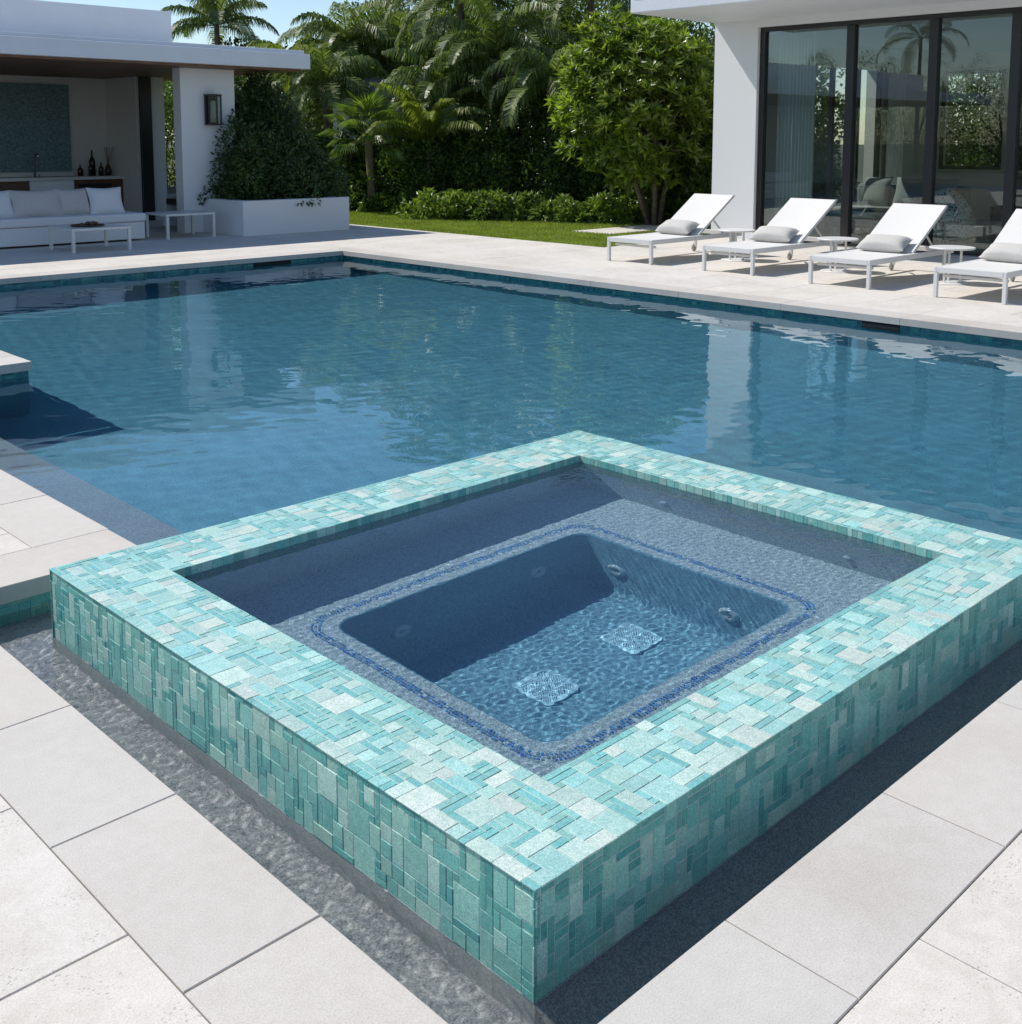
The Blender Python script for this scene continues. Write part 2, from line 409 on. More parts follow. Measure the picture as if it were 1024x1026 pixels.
# the pool shell
sh = MB()
e = .022
for r in ((-2.2, 1.245 - e, -4, 4.075 + e), (1.245 - e, 11, -4, 1.25 - e), (-1.5, 1.975 - e, 4.075 + e, 13.6), (1.975 - e, 3.15 - e, 8.18 + e, 13.6),
          (PX1 + e, 10.5, 1.25 - e, PY1 + e), (3.15 - e, 10.5, PY1 + e, 14.5)):
    sh.box(*r, -1.6, -.0645)
sh.box(-.0, 10.5, 1.0, 14, -1.7, PFL)                # floor
tag(sh.build('pool_basin', M['plaster_teal'], receiver=True), kind='structure')
lg = MB(); lg.box(1.975 - e, 2.41, 3.9, 8.18 + e, PFL, -.30)
tag(lg.build('pool_ledge', M['plaster_ledge'], receiver=True), kind='structure')
tr = MB(); tr.box(1.2, SX0 + .01, 1.20, 4.11, PFL, -.21); tr.box(SX0 + .01, 4.17, 1.20, SY0 + .01, PFL, -.21); tr.box(SX0+.01, 1.975, SY1 - .01, 4.11, PFL, -.21)
# cove rising to the spa wall just under the waterline
cz, cw = WP - .006, .085; cy_ = SY1 - .002
tr.add([(SX0+.001, SY0+.001, cz), (SX1, SY0+.001, cz), (SX0+.001, SY0-cw, -.2095), (SX1, SY0-cw, -.2095), (SX0+.001, SY0+.001, -.30), (SX1, SY0+.001, -.30)], [(0,2,3,1), (2,4,5,3), (0,1,5,4), (0,4,2)])
tag(tr.build('overflow_trough', M['plaster_trough'], receiver=True), kind='structure')
# waterline tiles on the pool shell
bands = [((1.975 - e, 4.075 + e, -.30), (0, 1, 0), (1, 0, 0), 4.12), ((1.975 - e, 8.18 + e, -.30), (1, 0, 0), (0, -1, 0), 1.175),
         ((3.15 - e, 8.18 + e, -.30), (0, 1, 0), (1, 0, 0), 5.1), ((3.15 - e, PY1 + e, -.30), (1, 0, 0), (0, -1, 0), 6.43),
         ((PX1 + e, 1.25, -.30), (0, 1, 0), (-1, 0, 0), 12.05), ((1.245 - e, 1.25 - e, -.30), (0, 1, 0), (1, 0, 0), 2.84),
         ((1.245 - e, 1.25 - e, -.30), (1, 0, 0), (0, 1, 0), 8.3), ((.2, 4.075 + e, -.30), (1, 0, 0), (0, -1, 0), 1.75)]
for i, (o_, u_, n_, L_) in enumerate(bands):
    cols = COLS_SIDE if i >= 7 else COLS_BAND
    tag(mosaic('waterline_tiles', o_, u_, (0, 0, 1), n_, L_, .235, .021, cols, M['tile'], seed=20 + i), kind='structure')
    
# ------------------------------------------------------------------ water
def waves(X, Y, spec, seed):
    r = np.random.RandomState(seed); Z = np.zeros_like(X)
    for (n, l0, l1, slope) in spec:
        for k in range(n):
            l = math.exp(r.uniform(math.log(l0), math.log(l1))); th = r.uniform(0, 2*math.pi); q = 2*math.pi/l
            Z += slope * math.sqrt(2 / n) / q * np.sin(q*(X*math.cos(th) + Y*math.sin(th)) + r.uniform(0, 6.28) + .6*np.sin(X*r.uniform(1, 3) + Y*r.uniform(-3, 3)))
    return Z
def watersheet(name, rects, res, z, spec, seed, mat):
    V_ = []; F_ = []; k = 0
    for (x0, x1, y0, y1) in rects:
        nx = max(2, round((x1-x0)/res)+1); ny = max(2, round((y1-y0)/res)+1)
        X, Y = np.meshgrid(np.linspace(x0, x1, nx), np.linspace(y0, y1, ny))
        Z = z + waves(X, Y, spec, seed)
        V_.append(np.stack([X, Y, Z], -1).reshape(-1, 3))
        i, j = np.meshgrid(np.arange(nx-1), np.arange(ny-1)); a = (j*nx + i).ravel() + k
        F_.append(np.stack([a, a+1, a+nx+1, a+nx], -1)); k += nx*ny
    o = npmesh(name, np.concatenate(V_), np.concatenate(F_), mat, smooth=True)
    o.cycles.is_caustics_caster = True
    return tag(o, kind='structure')
tt = .006
watersheet('pool_water', [(1.95, PX1 + .01, SY1 - .01, PY1 + .01), (SX1 - .01, PX1 + .01, 1.22, SY1 - .01)], .017, WP,
           [(34, .11, .26, .0065), (22, .3, 1.1, .0055)], 3, M['pool_water'])
watersheet('trough_water', [(1.215, SX0 + .004, 1.22, 4.09), (SX0 + .004, SX1 - .01, 1.22, SY0 + .004), (SX0 + .004, 1.95, SY1 - .01, 4.09)], .0045, WP,
           [(36, .029, .06, .033), (14, .08, .3, .016)], 5, M['trough_water'])
watersheet('spa_water', [(IX0 - .008, IX1 + .008, IY0 - .008, IY1 + .008)], .0042, WS,
           [(36, .022, .045, .0075), (16, .08, .35, .0055)], 6, M['spa_water'])

# ------------------------------------------------------------------ the raised spa
spa = thing('raised_spa', 'square raised spa clad in aqua glass mosaic in front of the pool', 'hot tub', ((SX0+SX1)/2, (SY0+SY1)/2, WP))
core = MB(); k_ = .006
for r in ((SX0+k_, SX1-k_, SY0+k_, IY0-k_), (SX0+k_, SX1-k_, IY1+k_, SY1-k_), (SX0+k_, IX0-k_, IY0-k_, IY1+k_), (IX1+k_, SX1-k_, IY0-k_, IY1+k_)):
    core.box(*r, WP - .003, ST - k_)
core.build('spa_wall', M['grout'], spa, receiver=True, fix=True)
foot = MB()
for r in ((SX0+.002, SX1-.002, SY0+.002, IY0-k_), (SX0+.002, SX1-.002, IY1+k_, SY1-.002), (SX0+.002, IX0-k_, IY0-k_, IY1+k_), (IX1+k_, SX1-.002, IY0-k_, IY1+k_)):
    foot.box(*r, -1.2, WP - .0035)
foot.build('spa_footing', M['plaster_foot'], spa, receiver=True)
rim = mosaic('rim_tiles', (SX0, SY0, ST - .006), (1,0,0), (0,1,0), (0,0,1), SX1-SX0, SY1-SY0, .021, COLS_TOP, M['tile'], spa, seed=5,
       hole=(IX0-SX0, IX1-SX0, IY0-SY0, IY1-SY0), border=False, thick=(.0006, .0022), bysize=True)
H_ = ST - .006 - (WP - .004)
for i, (o_, u_, n_, L_) in enumerate([((SX0+.006, SY0, WP-.004), (0,1,0), (-1,0,0), SY1-SY0), ((SX0, SY0+.006, WP-.004), (1,0,0), (0,-1,0), SX1-SX0),
                                      ((SX1-.006, SY0, WP-.004), (0,1,0), (1,0,0), SY1-SY0), ((SX0, SY1-.006, WP-.004), (1,0,0), (0,1,0), SX1-SX0)]):
    mosaic('side_tiles', o_, u_, (0,0,1), n_, L_, H_, .0209, COLS_SIDE, M['tile'], spa, seed=40+i, thick=(.0004, .0020), bysize=True, gap=.0014, sizes=[(4,4)]*2 + [(2,4)]*4 + [(4,2)]*4 + [(2,2)]*9 + [(2,3)]*3 + [(3,2)]*3 + [(1,2)]*3 + [(2,1)]*3 + [(1,4)]*2 + [(4,1)]*2 + [(3,3)]*2)
for i, (o_, u_, n_, L_) in enumerate([((IX0-.006, IY0, WS-.012), (0,1,0), (1,0,0), IY1-IY0), ((IX0, IY0-.006, WS-.012), (1,0,0), (0,1,0), IX1-IX0),
                                      ((IX1+.006, IY0, WS-.012), (0,1,0), (-1,0,0), IY1-IY0), ((IX0, IY1+.006, WS-.012), (1,0,0), (0,-1,0), IX1-IX0)]):
    mosaic('inner_tiles', o_, u_, (0,0,1), n_, L_, ST-.004-(WS-.012), .021, COLS_SIDE, M['tile'], spa, seed=50+i, sizes=[(2,4),(1,4),(2,2),(4,4),(1,2),(2,3)])
# bench and footwell: one shell with rounded footwell corners
def rrect(x0, x1, y0, y1, r, n=8):
    p = []
    for (cx, cy, a0) in ((x1-r, y1-r, 0), (x0+r, y1-r, 90), (x0+r, y0+r, 180), (x1-r, y0+r, 270)):
        for k in range(n+1):
            a = RAD(a0 + 90*k/n); p.append((cx + r*math.cos(a), cy + r*math.sin(a)))
    return p
def ring(name, loops, mat, parent, smooth=True, capend=False):
    m = MB(); n = len(loops[0])
    for l in loops: m.v += l
    for i in range(len(loops)-1):
        for k in range(n): m.f.append((i*n+k, i*n+(k+1) % n, (i+1)*n+(k+1) % n, (i+1)*n+k))
    if capend: m.f.append(tuple((len(loops)-1)*n + k for k in range(n)))
    o = m.build(name, mat, parent, smooth=smooth, receiver=True, fix=False); return o
tubr = rrect(TX0, TX1, TY0, TY1, .065)
def outer_pt(p):
    # radial projection on the inner wall rectangle
    cx, cy = (TX0+TX1)/2, (TY0+TY1)/2; dx, dy = p[0]-cx, p[1]-cy; t = 1e9
    for d, lo, hi in ((dx, IX0-.004-cx, IX1+.004-cx), (dy, IY0-.004-cy, IY1+.004-cy)):
        if d > 1e-9: t = min(t, hi/d)
        elif d < -1e-9: t = min(t, lo/d)
    return (cx+dx*t, cy+dy*t)
def off(x0, x1, y0, y1, r, z): return [(a, b, z) for a, b in rrect(x0, x1, y0, y1, r)]
bm_loops = [[(*outer_pt(p), WS-.0125) for p in tubr], [(*outer_pt(p), ZB) for p in tubr], off(TX0-.012, TX1+.012, TY0-.012, TY1+.012, .077, ZB)]
# fix rectangle corners: force outermost loop corners exactly
for L in bm_loops[:2]:
    z = L[0][2]
    for (cx, cy) in ((IX1+.004, IY1+.004), (IX0-.004, IY1+.004), (IX0-.004, IY0-.004), (IX1+.004, IY0-.004)):
        j = min(range(len(L)), key=lambda q: (L[q][0]-cx)**2 + (L[q][1]-cy)**2); L[j] = (cx, cy, z)
ring('bench', bm_loops, M['plaster_grey'], spa, smooth=False)
ring('footwell_wall', [off(TX0-.012, TX1+.012, TY0-.012, TY1+.012, .077, ZB), off(TX0-.004, TX1+.004, TY0-.004, TY1+.004, .069, ZB-.004), off(TX0, TX1, TY0, TY1, .065, ZB-.014),
     off(TX0+.015, TX1-.015, TY0+.015, TY1-.015, .065, ZF+.05), off(TX0+.03, TX1-.03, TY0+.03, TY1-.03, .06, ZF+.012), off(TX0+.07, TX1-.07, TY0+.07, TY1-.07, .05, ZF)],
     M['plaster_tub'], spa)
B(TX0, TX1, TY0, TY1, ZF-.1, ZF-.0005).build('footwell_floor', M['plaster_tub'], spa, receiver=True)
# blue trim line round the footwell
V_ = []; F_ = []; Cc = []; rnd = random.Random(9)
base = [s2l(c) for c in COLS_BLUE]
def trimrow(offd, sz):
    x0, x1, y0, y1 = TX0-offd, TX1+offd, TY0-offd, TY1+offd
    pts = rrect(x0, x1, y0, y1, .065+offd*.6, 10); pts.append(pts[0]); P_ = [np.array(p) for p in pts]
    s = 0; step = sz + .004; nxt = 0
    for a, b in zip(P_, P_[1:]):
        L = np.linalg.norm(b-a)
        if L < 1e-6: continue
        d = (b-a)/L; n = np.array([-d[1], d[0]])
        while nxt < s + L:
            if rnd.random() > .12:
                c = a + d*(nxt-s); k = len(V_); h = sz/2*rnd.uniform(.8, 1)
                for (i, j) in ((-1,-1),(1,-1),(1,1),(-1,1)): q = c + d*i*h + n*j*h; V_.append((q[0], q[1], ZB-.002))
                for (i, j) in ((-1,-1),(1,-1),(1,1),(-1,1)): q = c + d*i*h + n*j*h; V_.append((q[0], q[1], ZB+.003))
                for f in ((4,5,6,7),(0,1,5,4),(1,2,6,5),(2,3,7,6),(3,0,4,7)): F_.append(tuple(k+x for x in f)); 
                col = base[rnd.randrange(len(base))]
                Cc.extend([(*col, 0)]*5)
            nxt += step
        s += L
trimrow(.064, .0085); trimrow(.075, .009); trimrow(.086, .0085)
npmesh('trim_tiles', V_, np.array(F_), M['trim'], spa, receiver=True, col=np.array(Cc))
def jet(c, axis, sgn):
    m = MB(); a = 'x' if axis == 0 else 'y'
    pr = [(.010, .002), (.018, .010), (.024, .012), (.034, .016), (.043, .010), (.046, -.004)]
    m.lathe(c, [(r, sgn*z) for r, z in pr], 28, a)
    o = m.build('jet', M['jet'], spa, smooth=True, receiver=True)
    m = MB(); m.lathe(c, [(.0005, sgn*.001), (.011, sgn*.003), (.012, sgn*-.002)], 16, a); m.build('nozzle', M['bronze'], o, smooth=True, receiver=True)
jet((TX1-.006, 2.866, -.508), 0, -1); jet((TX1-.006, 2.319, -.509), 0, -1)
jet((2.432, TY1-.006, -.50), 1, -1); jet((3.13, TY1-.006, -.48), 1, -1)
for (x, z) in ((2.70, -.06), (2.96, -.06), (3.12, -.09)):
    m = MB(); m.lathe((x, IY1+.001, z), [(.0005, -.012), (.012, -.012), (.018, -.004), (.019, .01)], 16, 'y'); m.build('small_jet', M['jet'], spa, smooth=True, receiver=True)
for (y, z) in ((2.98, -.14), (2.1, -.14)):
    m = MB(); m.lathe((IX1+.001, y, z), [(.0005, -.012), (.012, -.012), (.018, -.004), (.019, .01)], 16, 'x'); m.build('small_jet', M['jet'], spa, smooth=True, receiver=True)
# drain covers
for (cx, cy) in ((2.66, 2.555), (3.12, 2.568)):
    m = MB(); s = .088
    pts = rrect(cx-s, cx+s, cy-s, cy+s, .022, 5)
    inn = rrect(cx-s+.014, cx+s-.014, cy-s+.014, cy+s-.014, .014, 5); n = len(pts)
    z0, z1 = ZF-.002, ZF+.012
    m.v += [(a, b, z0) for a, b in pts] + [(a, b, z1) for a, b in pts] + [(a, b, z1) for a, b in inn] + [(a, b, z0) for a, b in inn]
    for r in range(3):
        for k in range(n): m.f.append((r*n+k, r*n+(k+1) % n, (r+1)*n+(k+1) % n, (r+1)*n+k))
    dc = m.build('drain_cover', M['grate'], spa, receiver=True)
    B(cx-s+.013, cx+s-.013, cy-s+.013, cy+s-.013, ZF+.0005, ZF+.002).build('grate_backing', M['grate_back'], dc, receiver=True)
    g = MB(); nn = 15
    for k in range(-nn, nn+1):
        for dx, dy in ((1, 1), (1, -1)):
            c0 = k*.0115; a = s-.012; pts2 = []
            # clip the diagonal line y = dy*x + c0 to the square
            for t in (-a, a):
                yy = dy*t + c0
                if -a <= yy <= a: pts2.append((t, yy))
                xx = (t-c0)*dy
                if -a < xx < a: pts2.append((xx, t))
            if len(pts2) >= 2 and math.dist(pts2[0], pts2[1]) > .02:
                p, q = pts2[0], pts2[1]
                g.bar((cx+p[0], cy+p[1], ZF+.006 + .001*dy), (cx+q[0], cy+q[1], ZF+.006 + .001*dy), .0042, .005)
    g.build('lattice', M['grate'], dc, receiver=True)
# skimmer mouths at the waterline
for (x0, x1, y0, y1, lab) in ((8.12, 8.70, PY1+e-.012, PY1+e+.02, 'dark skimmer mouth under the far coping in front of the pavilion'),
                              (PX1+e-.012, PX1+e+.02, 4.815, 5.18, 'dark skimmer mouth under the coping in front of the sun loungers')):
    t = thing('pool_skimmer', lab, 'skimmer', ((x0+x1)/2, (y0+y1)/2, -.2))
    B(x0, x1, y0, y1, -.2, -.0655).build('opening', M['black'], t, receiver=True)
    m = MB()
    m.box(x0-.012, x1+.012, y0-.004, y1, -.215, -.2)
    m.build('lip', M['bronze'], t, receiver=True)

# ------------------------------------------------------------------ ground and lawn
g = MB()
for r in ((-300, 300, 23.2, 400), (12.67, 300, 11.04, 23.2), (15.3, 300, -200, 11.04), (-300, -8, 13.3, 23.2), (-300, -2.2, -200, 13.3), (-2.2, 15.3, -200, -4), (11, 15.3, -4, -3.99)):
    x0, x1, y0, y1 = r; g.add([(x0,y0,-.03),(x1,y0,-.03),(x1,y1,-.03),(x0,y1,-.03)], [(0,1,2,3)])
tag(g.build('ground', M['ground']), kind='structure')
def blades(P, L, W, lean, rs, up=1.0):
    n = len(P); a = rs.uniform(0, 2*np.pi, n); d = np.stack([np.cos(a), np.sin(a), np.zeros(n)], -1); side = np.stack([-np.sin(a), np.cos(a), np.zeros(n)], -1)
    Ls = L*rs.uniform(.6, 1.2, (n, 1)); ln = lean*rs.uniform(.2, 1.2, (n, 1))
    tip = P + (d*ln + np.array([0, 0, up]))*Ls
    V_ = np.stack([P - side*W/2, P + side*W/2, tip], 1).reshape(-1, 3); F_ = np.arange(3*n).reshape(n, 3)
    return V_, F_
lw = B(12.672, 17.8, 11.045, 23.0, -.03, -.012); tag(lw.build('lawn', M['lawn']), kind='structure')
rs = np.random.RandomState(4)
NP = 150000
P_ = np.stack([rs.uniform(12.69, 17.6, NP), rs.uniform(11.07, 22.8, NP), np.full(NP, -.012)], -1)
slab = (14.5, 16.6, 12.5, 13.4)
P_ = P_[~((P_[:,0] > slab[0]) & (P_[:,0] < slab[1]) & (P_[:,1] > slab[2]) & (P_[:,1] < slab[3]))]
V_, F_ = blades(P_, .045, .009, .6, rs)
tag(npmesh('grass', V_, F_, M['grass_blade']), 'short bright green lawn grass beside the deck', 'grass', kind='stuff')
slabs('garden_path', grid(*slab, .7, 14.5, .9, 12.5), .004, .04, M['paver'], seed=8)

# ------------------------------------------------------------------ house on the right
HX, HY = 15.30, 11.03
house = thing('modern_house', 'white flat roofed house with dark framed floor to ceiling glass behind the loungers', 'house', (HX+4, 5, 0))
w = MB(); w.box(HX, HX+.32, 10.22, HY, -.03, 3.4365)
w.box(HX, HX+.32, -6, 10.22, 3.32, 3.4365); w.build('wall', M['white_wall'], house)
# the end wall towards the garden, with two tall openings, and the rear wall with a wide window
m = MB(); Y0, Y1 = HY-.3, HY-.002
for (a, b, z0, z1) in ((HX+.32, 17.7, 0, 3.42), (17.7, 20.2, 2.9, 3.42), (20.2, 22.5, 0, 3.42)): m.box(a, b, Y0, Y1, z0, z1)
m.build('wall', M['inwall'], house)
m = MB(); XB = 22.5
for (a, b, z0, z1) in ((10.6, 11.0, 0, 3.42), (9.35, 10.6, 0, 1.0), (9.35, 10.6, 2.95, 3.42), (9.15, 9.35, 0, 3.42), (7.6, 9.15, 0, 1.0), (7.6, 9.15, 2.95, 3.42), (-6, 7.6, 0, 3.42)): m.box(XB, XB+.25, a, b, z0, z1)
m.build('wall', M['inwall'], house)
B(HX+.02, XB, -6, HY-.3, -.028, .012).build('floor', M['floor'], house)
B(HX+.33, XB, -6, HY-.3, 3.30, 3.42).build('ceiling', M['inwall'], house)
r = MB(); r.box(13.22, 23.4, -6.5, 11.06, 3.437, 3.80); rf = r.build('roof', M['white_paint'], house, bevel=.012)
B(13.16, 23.5, -6.6, 11.12, 3.803, 3.87).build('roof_edge', M['white_paint'], rf, bevel=.008)
mull = [10.19, 8.665, 7.40, 6.27, 4.9, 3.5, 2.1]
FX = HX + .12
fr = MB(); fr.box(FX-.05, FX+.05, mull[-1], 10.22, 3.255, 3.32); fr.box(FX-.05, FX+.05, mull[-1], 10.22, .012, .05)
fr.box(FX-.055, FX+.055, 10.13, 10.22, .05, 3.255)
frm = fr.build('window_frame', M['bronze'], house, bevel=.004)
for k, y in enumerate(mull[1:]):
    B(FX-.06, FX+.06, y-.065, y+.065, .05, 3.255).build('mullion', M['bronze'], frm, bevel=.005)
for a, b in zip(mull, mull[1:]):
    B(FX-.004, FX+.004, b+.065, a-.06, .05, 3.255).build('pane', M['pane'], frm)
# rear opening frames
m = MB()
for (a, b) in ((9.35, 10.6), (7.6, 9.15)):
    m.box(XB-.03, XB+.03, a, a+.06, 1.0, 2.95); m.box(XB-.03, XB+.03, b-.06, b, 1.0, 2.95); m.box(XB-.03, XB+.03, a+.06, b-.06, 1.0, 1.06); m.box(XB-.03, XB+.03, a+.06, b-.06, 2.89, 2.95)
m.build('rear_window_frame', M['bronze'], house)
m = MB()
for x in (17.7, 18.4, 19.3, 20.1): m.box(x, x+.08, HY-.34, HY-.26, .012, 2.9)
m.build('garden_door_frame', M['bronze'], house)
def curtain(x0, y0, x1, y1, z0, z1, nf, parent, amp=.04):
    n = nf*10; d = np.array([x1-x0, y1-y0]); L = np.hypot(*d); nrm = np.array([-d[1], d[0]])/L; V_ = []; rs = random.Random(3)
    for z in (z0, z1):
        for i in range(n+1):
            t = i/n; a = amp*math.sin(t*nf*2*math.pi + .7*math.sin(t*9)) * (.8 if z == z0 else 1)
            V_.append((x0+d[0]*t+nrm[0]*a, y0+d[1]*t+nrm[1]*a, z))
    F_ = [(i, i+1, n+1+i+1, n+1+i) for i in range(n)]
    m = MB(); m.add(V_, F_); o = m.build('curtain', M['curtain'], None, smooth=True, fix=False)
    s = o.modifiers.new('thick', 'SOLIDIFY'); s.thickness = .004
    return o
c1 = curtain(15.75, 10.12, 15.75, 9.45, .03, 3.28, 11, None); tag(c1, 'pale sheer curtain gathered behind the leftmost glass panel', 'curtain', 'sheer curtains')
c2 = curtain(20.3, 10.6, 20.9, 10.6, .03, 3.28, 5, None); tag(c2, 'narrow pale curtain at the back left corner of the living room', 'curtain', 'sheer curtains')
# indoor furniture
def cushion(m, c, sx, sy, sz, rot=None, n=14, p=2.6):
    """pillow: rounded square outline, pinched corners"""
    vs = []; fs = []
    for s in (1, -1):
        for j in range(n+1):
            for i in range(n+1):
                u, v = 2*i/n-1, 2*j/n-1
                h = max(0, (1-abs(u)**p))**.5 * max(0, (1-abs(v)**p))**.5
                q = 1 - .05*(1-abs(u)**2) if abs(v) > .99 else 1
                k = 1 + .06*(abs(u*v))**2 - .04*(1-min(1, abs(u*v)))
                vs.append(Vector((u*sx/2*k, v*sy/2*k, s*h*sz/2)))
    for s in range(2):
        b = s*(n+1)**2
        for j in range(n):
            for i in range(n):
                f = (b+j*(n+1)+i, b+j*(n+1)+i+1, b+(j+1)*(n+1)+i+1, b+(j+1)*(n+1)+i)
                fs.append(f if s == 0 else f[::-1])
    if rot is not None: vs = [rot @ v for v in vs]
    return m.add([v + Vector(c) for v in vs], fs)
isofa = thing('indoor_sofa', 'grey green sofa seen through the second glass panel', 'sofa', (18.6, 8.2, .012))
B(18.0, 19.0, 8.4, 10.4, .06, .42).build('seat', M['grey_fabric'], isofa, bevel=.04)
B(18.85, 19.1, 8.4, 10.4, .42, .80).build('backrest', M['grey_fabric'], isofa, bevel=.04)
for x in (18.1, 18.9):
    for y in (8.5, 10.3): B(x-.03, x+.03, y-.03, y+.03, .012, .0595).build('foot', M['bronze'], isofa)
for i, y in enumerate((8.75, 9.35, 9.95)):
    m = MB(); cushion(m, (18.72, y, .68), .52, .5, .2, Matrix.Rotation(RAD(-70), 3, 'Y'))
    tag(m.build('sofa_cushion', M['grey_fabric'], None, smooth=True), ('right', 'middle', 'left')[i] + ' one of the three grey green cushions on the indoor sofa', 'cushion', 'cushions on the indoor sofa')
isofa2 = thing('indoor_sofa', 'dark blue low sofa under the rear window of the living room', 'sofa', (20.8, 8, .012))
B(20.3, 21.3, 6.4, 8.6, .05, .42).build('seat', M['dark_fabric'], isofa2, bevel=.04)
B(21.1, 21.4, 6.4, 8.6, .42, .85).build('backrest', M['dark_fabric'], isofa2, bevel=.04)
m = MB(); cushion(m, (20.95, 8.2, .72), .55, .5, .22, Matrix.Rotation(RAD(-70), 3, 'Y'))
tag(m.build('sofa_cushion', M['dark_fabric'], None, smooth=True), 'dark cushion at the left end of the dark blue sofa', 'cushion')
mt, nt, bs, out = newmat('spotted_fabric')
t_ = N(nt, 'ShaderNodeTexCoord'); v_ = N(nt, 'ShaderNodeTexVoronoi'); v_.inputs['Scale'].default_value = 22; nt.links.new(t_.outputs['Object'], v_.inputs['Vector'])
nt.links.new(ramp(nt, v_.outputs['Distance'], [(.3, (.03,)*3), (.42, (.75,)*3)]), bs.inputs['Base Color']); bs.inputs['Roughness'].default_value = .9
M['spotted'] = mt
pouf = MB(); pouf.lathe((17.35, 8.05, .012), [(.001, 0), (.36, 0), (.45, .15), (.46, .32), (.38, .52), (.25, .70), (.10, .80), (.001, .82)], 28)
tag(pouf.build('spotted_beanbag', M['spotted'], None, smooth=True), 'black and white spotted beanbag beside the indoor sofa', 'beanbag')
tb = thing('indoor_coffee_table', 'low pale coffee table inside the living room in front of the sofa', 'table', (17.1, 8.3, .012))
B(16.5, 17.2, 8.8, 10.0, .36, .41).build('table_top', M['quartz'], tb, bevel=.005)
for x in (16.6, 17.1):
    for y in (8.9, 9.9): B(x-.025, x+.025, y-.025, y+.025, .012, .36).build('leg', M['bronze'], tb)

# ------------------------------------------------------------------ pavilion on the left
FY = 17.0; ZC = 2.80
pav_ = thing('pool_pavilion', 'open white flat roofed pavilion with wooden soffit on the far side of the pool', 'pavilion', (6, 19.5, 0))
r = MB(); r.box(-9, 11.62, FY, 24.5, ZC, 3.06); rf = r.build('roof', M['white_paint'], pav_, bevel=.01)
B(-9.1, 11.54, FY+.07, 24.4, 3.062, 3.125).build('roof_edge', M['white_paint'], rf, bevel=.006)
B(-8, 10.05, 19.0, 24, 3.127, 3.83).build('upper_block', M['white_paint'], rf, bevel=.01)
B(-8.9, 11.50, FY+.12, 24.4, ZC-.035, ZC-.001).build('soffit', M['soffit_wood'], pav_)
m = MB(); m.box(9.43, 10.45, 17.6, 17.86, 0, ZC-.036); m.build('column', M['white_wall'], pav_, bevel=.006)
m = MB(); m.box(-9, 10.25, 22.1, 22.35, 0, ZC-.036); m.build('wall', M['pav_wall'], pav_)
m = MB(); m.box(10.20, 10.265, 20.8, 22.35, 0, ZC-.036); m.build('wall', M['pav_wall'], pav_)
m = MB(); m.box(10.51, 10.80, 20.82, 20.98, 0, ZC-.036); m.build('wall', M['white_wall'], pav_)
B(10.27, 10.50, 20.74, 20.94, 0, ZC-.036).build('post', M['bronze'], pav_, bevel=.005)
gp = thing('low_planter', 'low grey rendered planter box in the gap beside the white column', 'planter', (11.1, 21.3, 0))
B(10.88, 11.6, 20.95, 21.6, 0, .60).build('box', M['grey_plaster'], gp, bevel=.006)
B(10.93, 11.55, 21.0, 21.55, .6, .605).build('soil', M['soil'], gp)
# wall lantern on the column
ln = thing('wall_lantern', 'dark metal wall lantern with frosted glass on the white column', 'lantern', (9.95, 17.6, 2.05))
m = MB(); lx, ly = 9.97, 17.6
m.box(lx-.10, lx+.10, ly-.02, ly-.0005, 1.83, 2.32)
for sx in (-1, 1):
    for dy in (-.17, -.04): m.box(lx+sx*.11-.012, lx+sx*.11+.012, ly+dy-.012, ly+dy+.012, 1.84, 2.30)
m.box(lx-.125, lx+.125, ly-.185, ly-.021, 2.30, 2.335); m.box(lx-.125, lx+.125, ly-.185, ly-.021, 1.815, 1.84)
m.build('frame', M['bronze'], ln, bevel=.003)
B(lx-.098, lx+.098, ly-.172, ly-.168, 1.84, 2.30).build('front_glass', M['pane'], ln)
m = MB(); m.lathe((lx, ly-.10, 1.86), [(.001, 0), (.045, 0), (.045, .34), (.03, .37), (.001, .37)], 20); m.build('glass_tube', M['lamp_glass'], ln, smooth=True)
# wall panel, bar counter
B(6.2, 9.43, 22.03, 22.0995, .95, 2.62).build('x', M['art'], None)
tag(bpy.data.objects['x'], 'large square teal woven wall panel on the back wall of the pavilion', 'wall panel'); bpy.data.objects['x'].name = 'wall_panel'
ct = thing('bar_counter', 'bar counter with pale top and walnut cabinets along the pavilion back wall', 'counter', (6, 21.7, 0))
B(-2, 10.195, 21.35, 22.09, .80, .86).build('counter_top', M['quartz'], ct, bevel=.004)
B(8.37, 9.20, 21.42, 22.0, .02, .799).build('white_cabinet', M['white_paint'], ct)
cb = MB(); cb.box(9.21, 10.19, 21.45, 22.0, .02, .799); cb.box(-2, 8.36, 21.45, 22.0, .02, .799); cb.build('walnut_cabinet', M['wood'], ct)
m = MB(); m.box(9.3, 9.95, 21.43, 21.449, .45, .72); m.build('fridge_door', M['bronze'], ct)
fc = MB(); fc.tube([(8.60, 21.75, .86), (8.60, 21.75, 1.22), (8.60, 21.70, 1.29), (8.60, 21.62, 1.30), (8.60, 21.55, 1.24)], .02, 10)
fc.tube([(8.68, 21.75, .86), (8.68, 21.75, 1.0)], .015, 8)
tag(fc.build('bar_tap', M['chrome'], None, smooth=True), 'tall steel tap on the bar counter in front of the teal panel', 'tap')
def bottle(x, y, h, r, mat, lab):
    m = MB(); m.lathe((x, y, .86), [(.001, 0), (r, 0), (r, h*.55), (r*.8, h*.65), (r*.3, h*.75), (r*.28, h), (.001, h)], 18)
    tag(m.build('bottle', mat, None, smooth=True), lab, 'bottle', 'bottles on the bar counter')
bottle(9.62, 21.6, .30, .045, M['dark_glass'], 'dark bottle at the left of the cluster on the bar counter')
bottle(9.72, 21.75, .50, .06, M['dark_glass'], 'tallest dark bottle in the middle of the cluster on the bar counter')
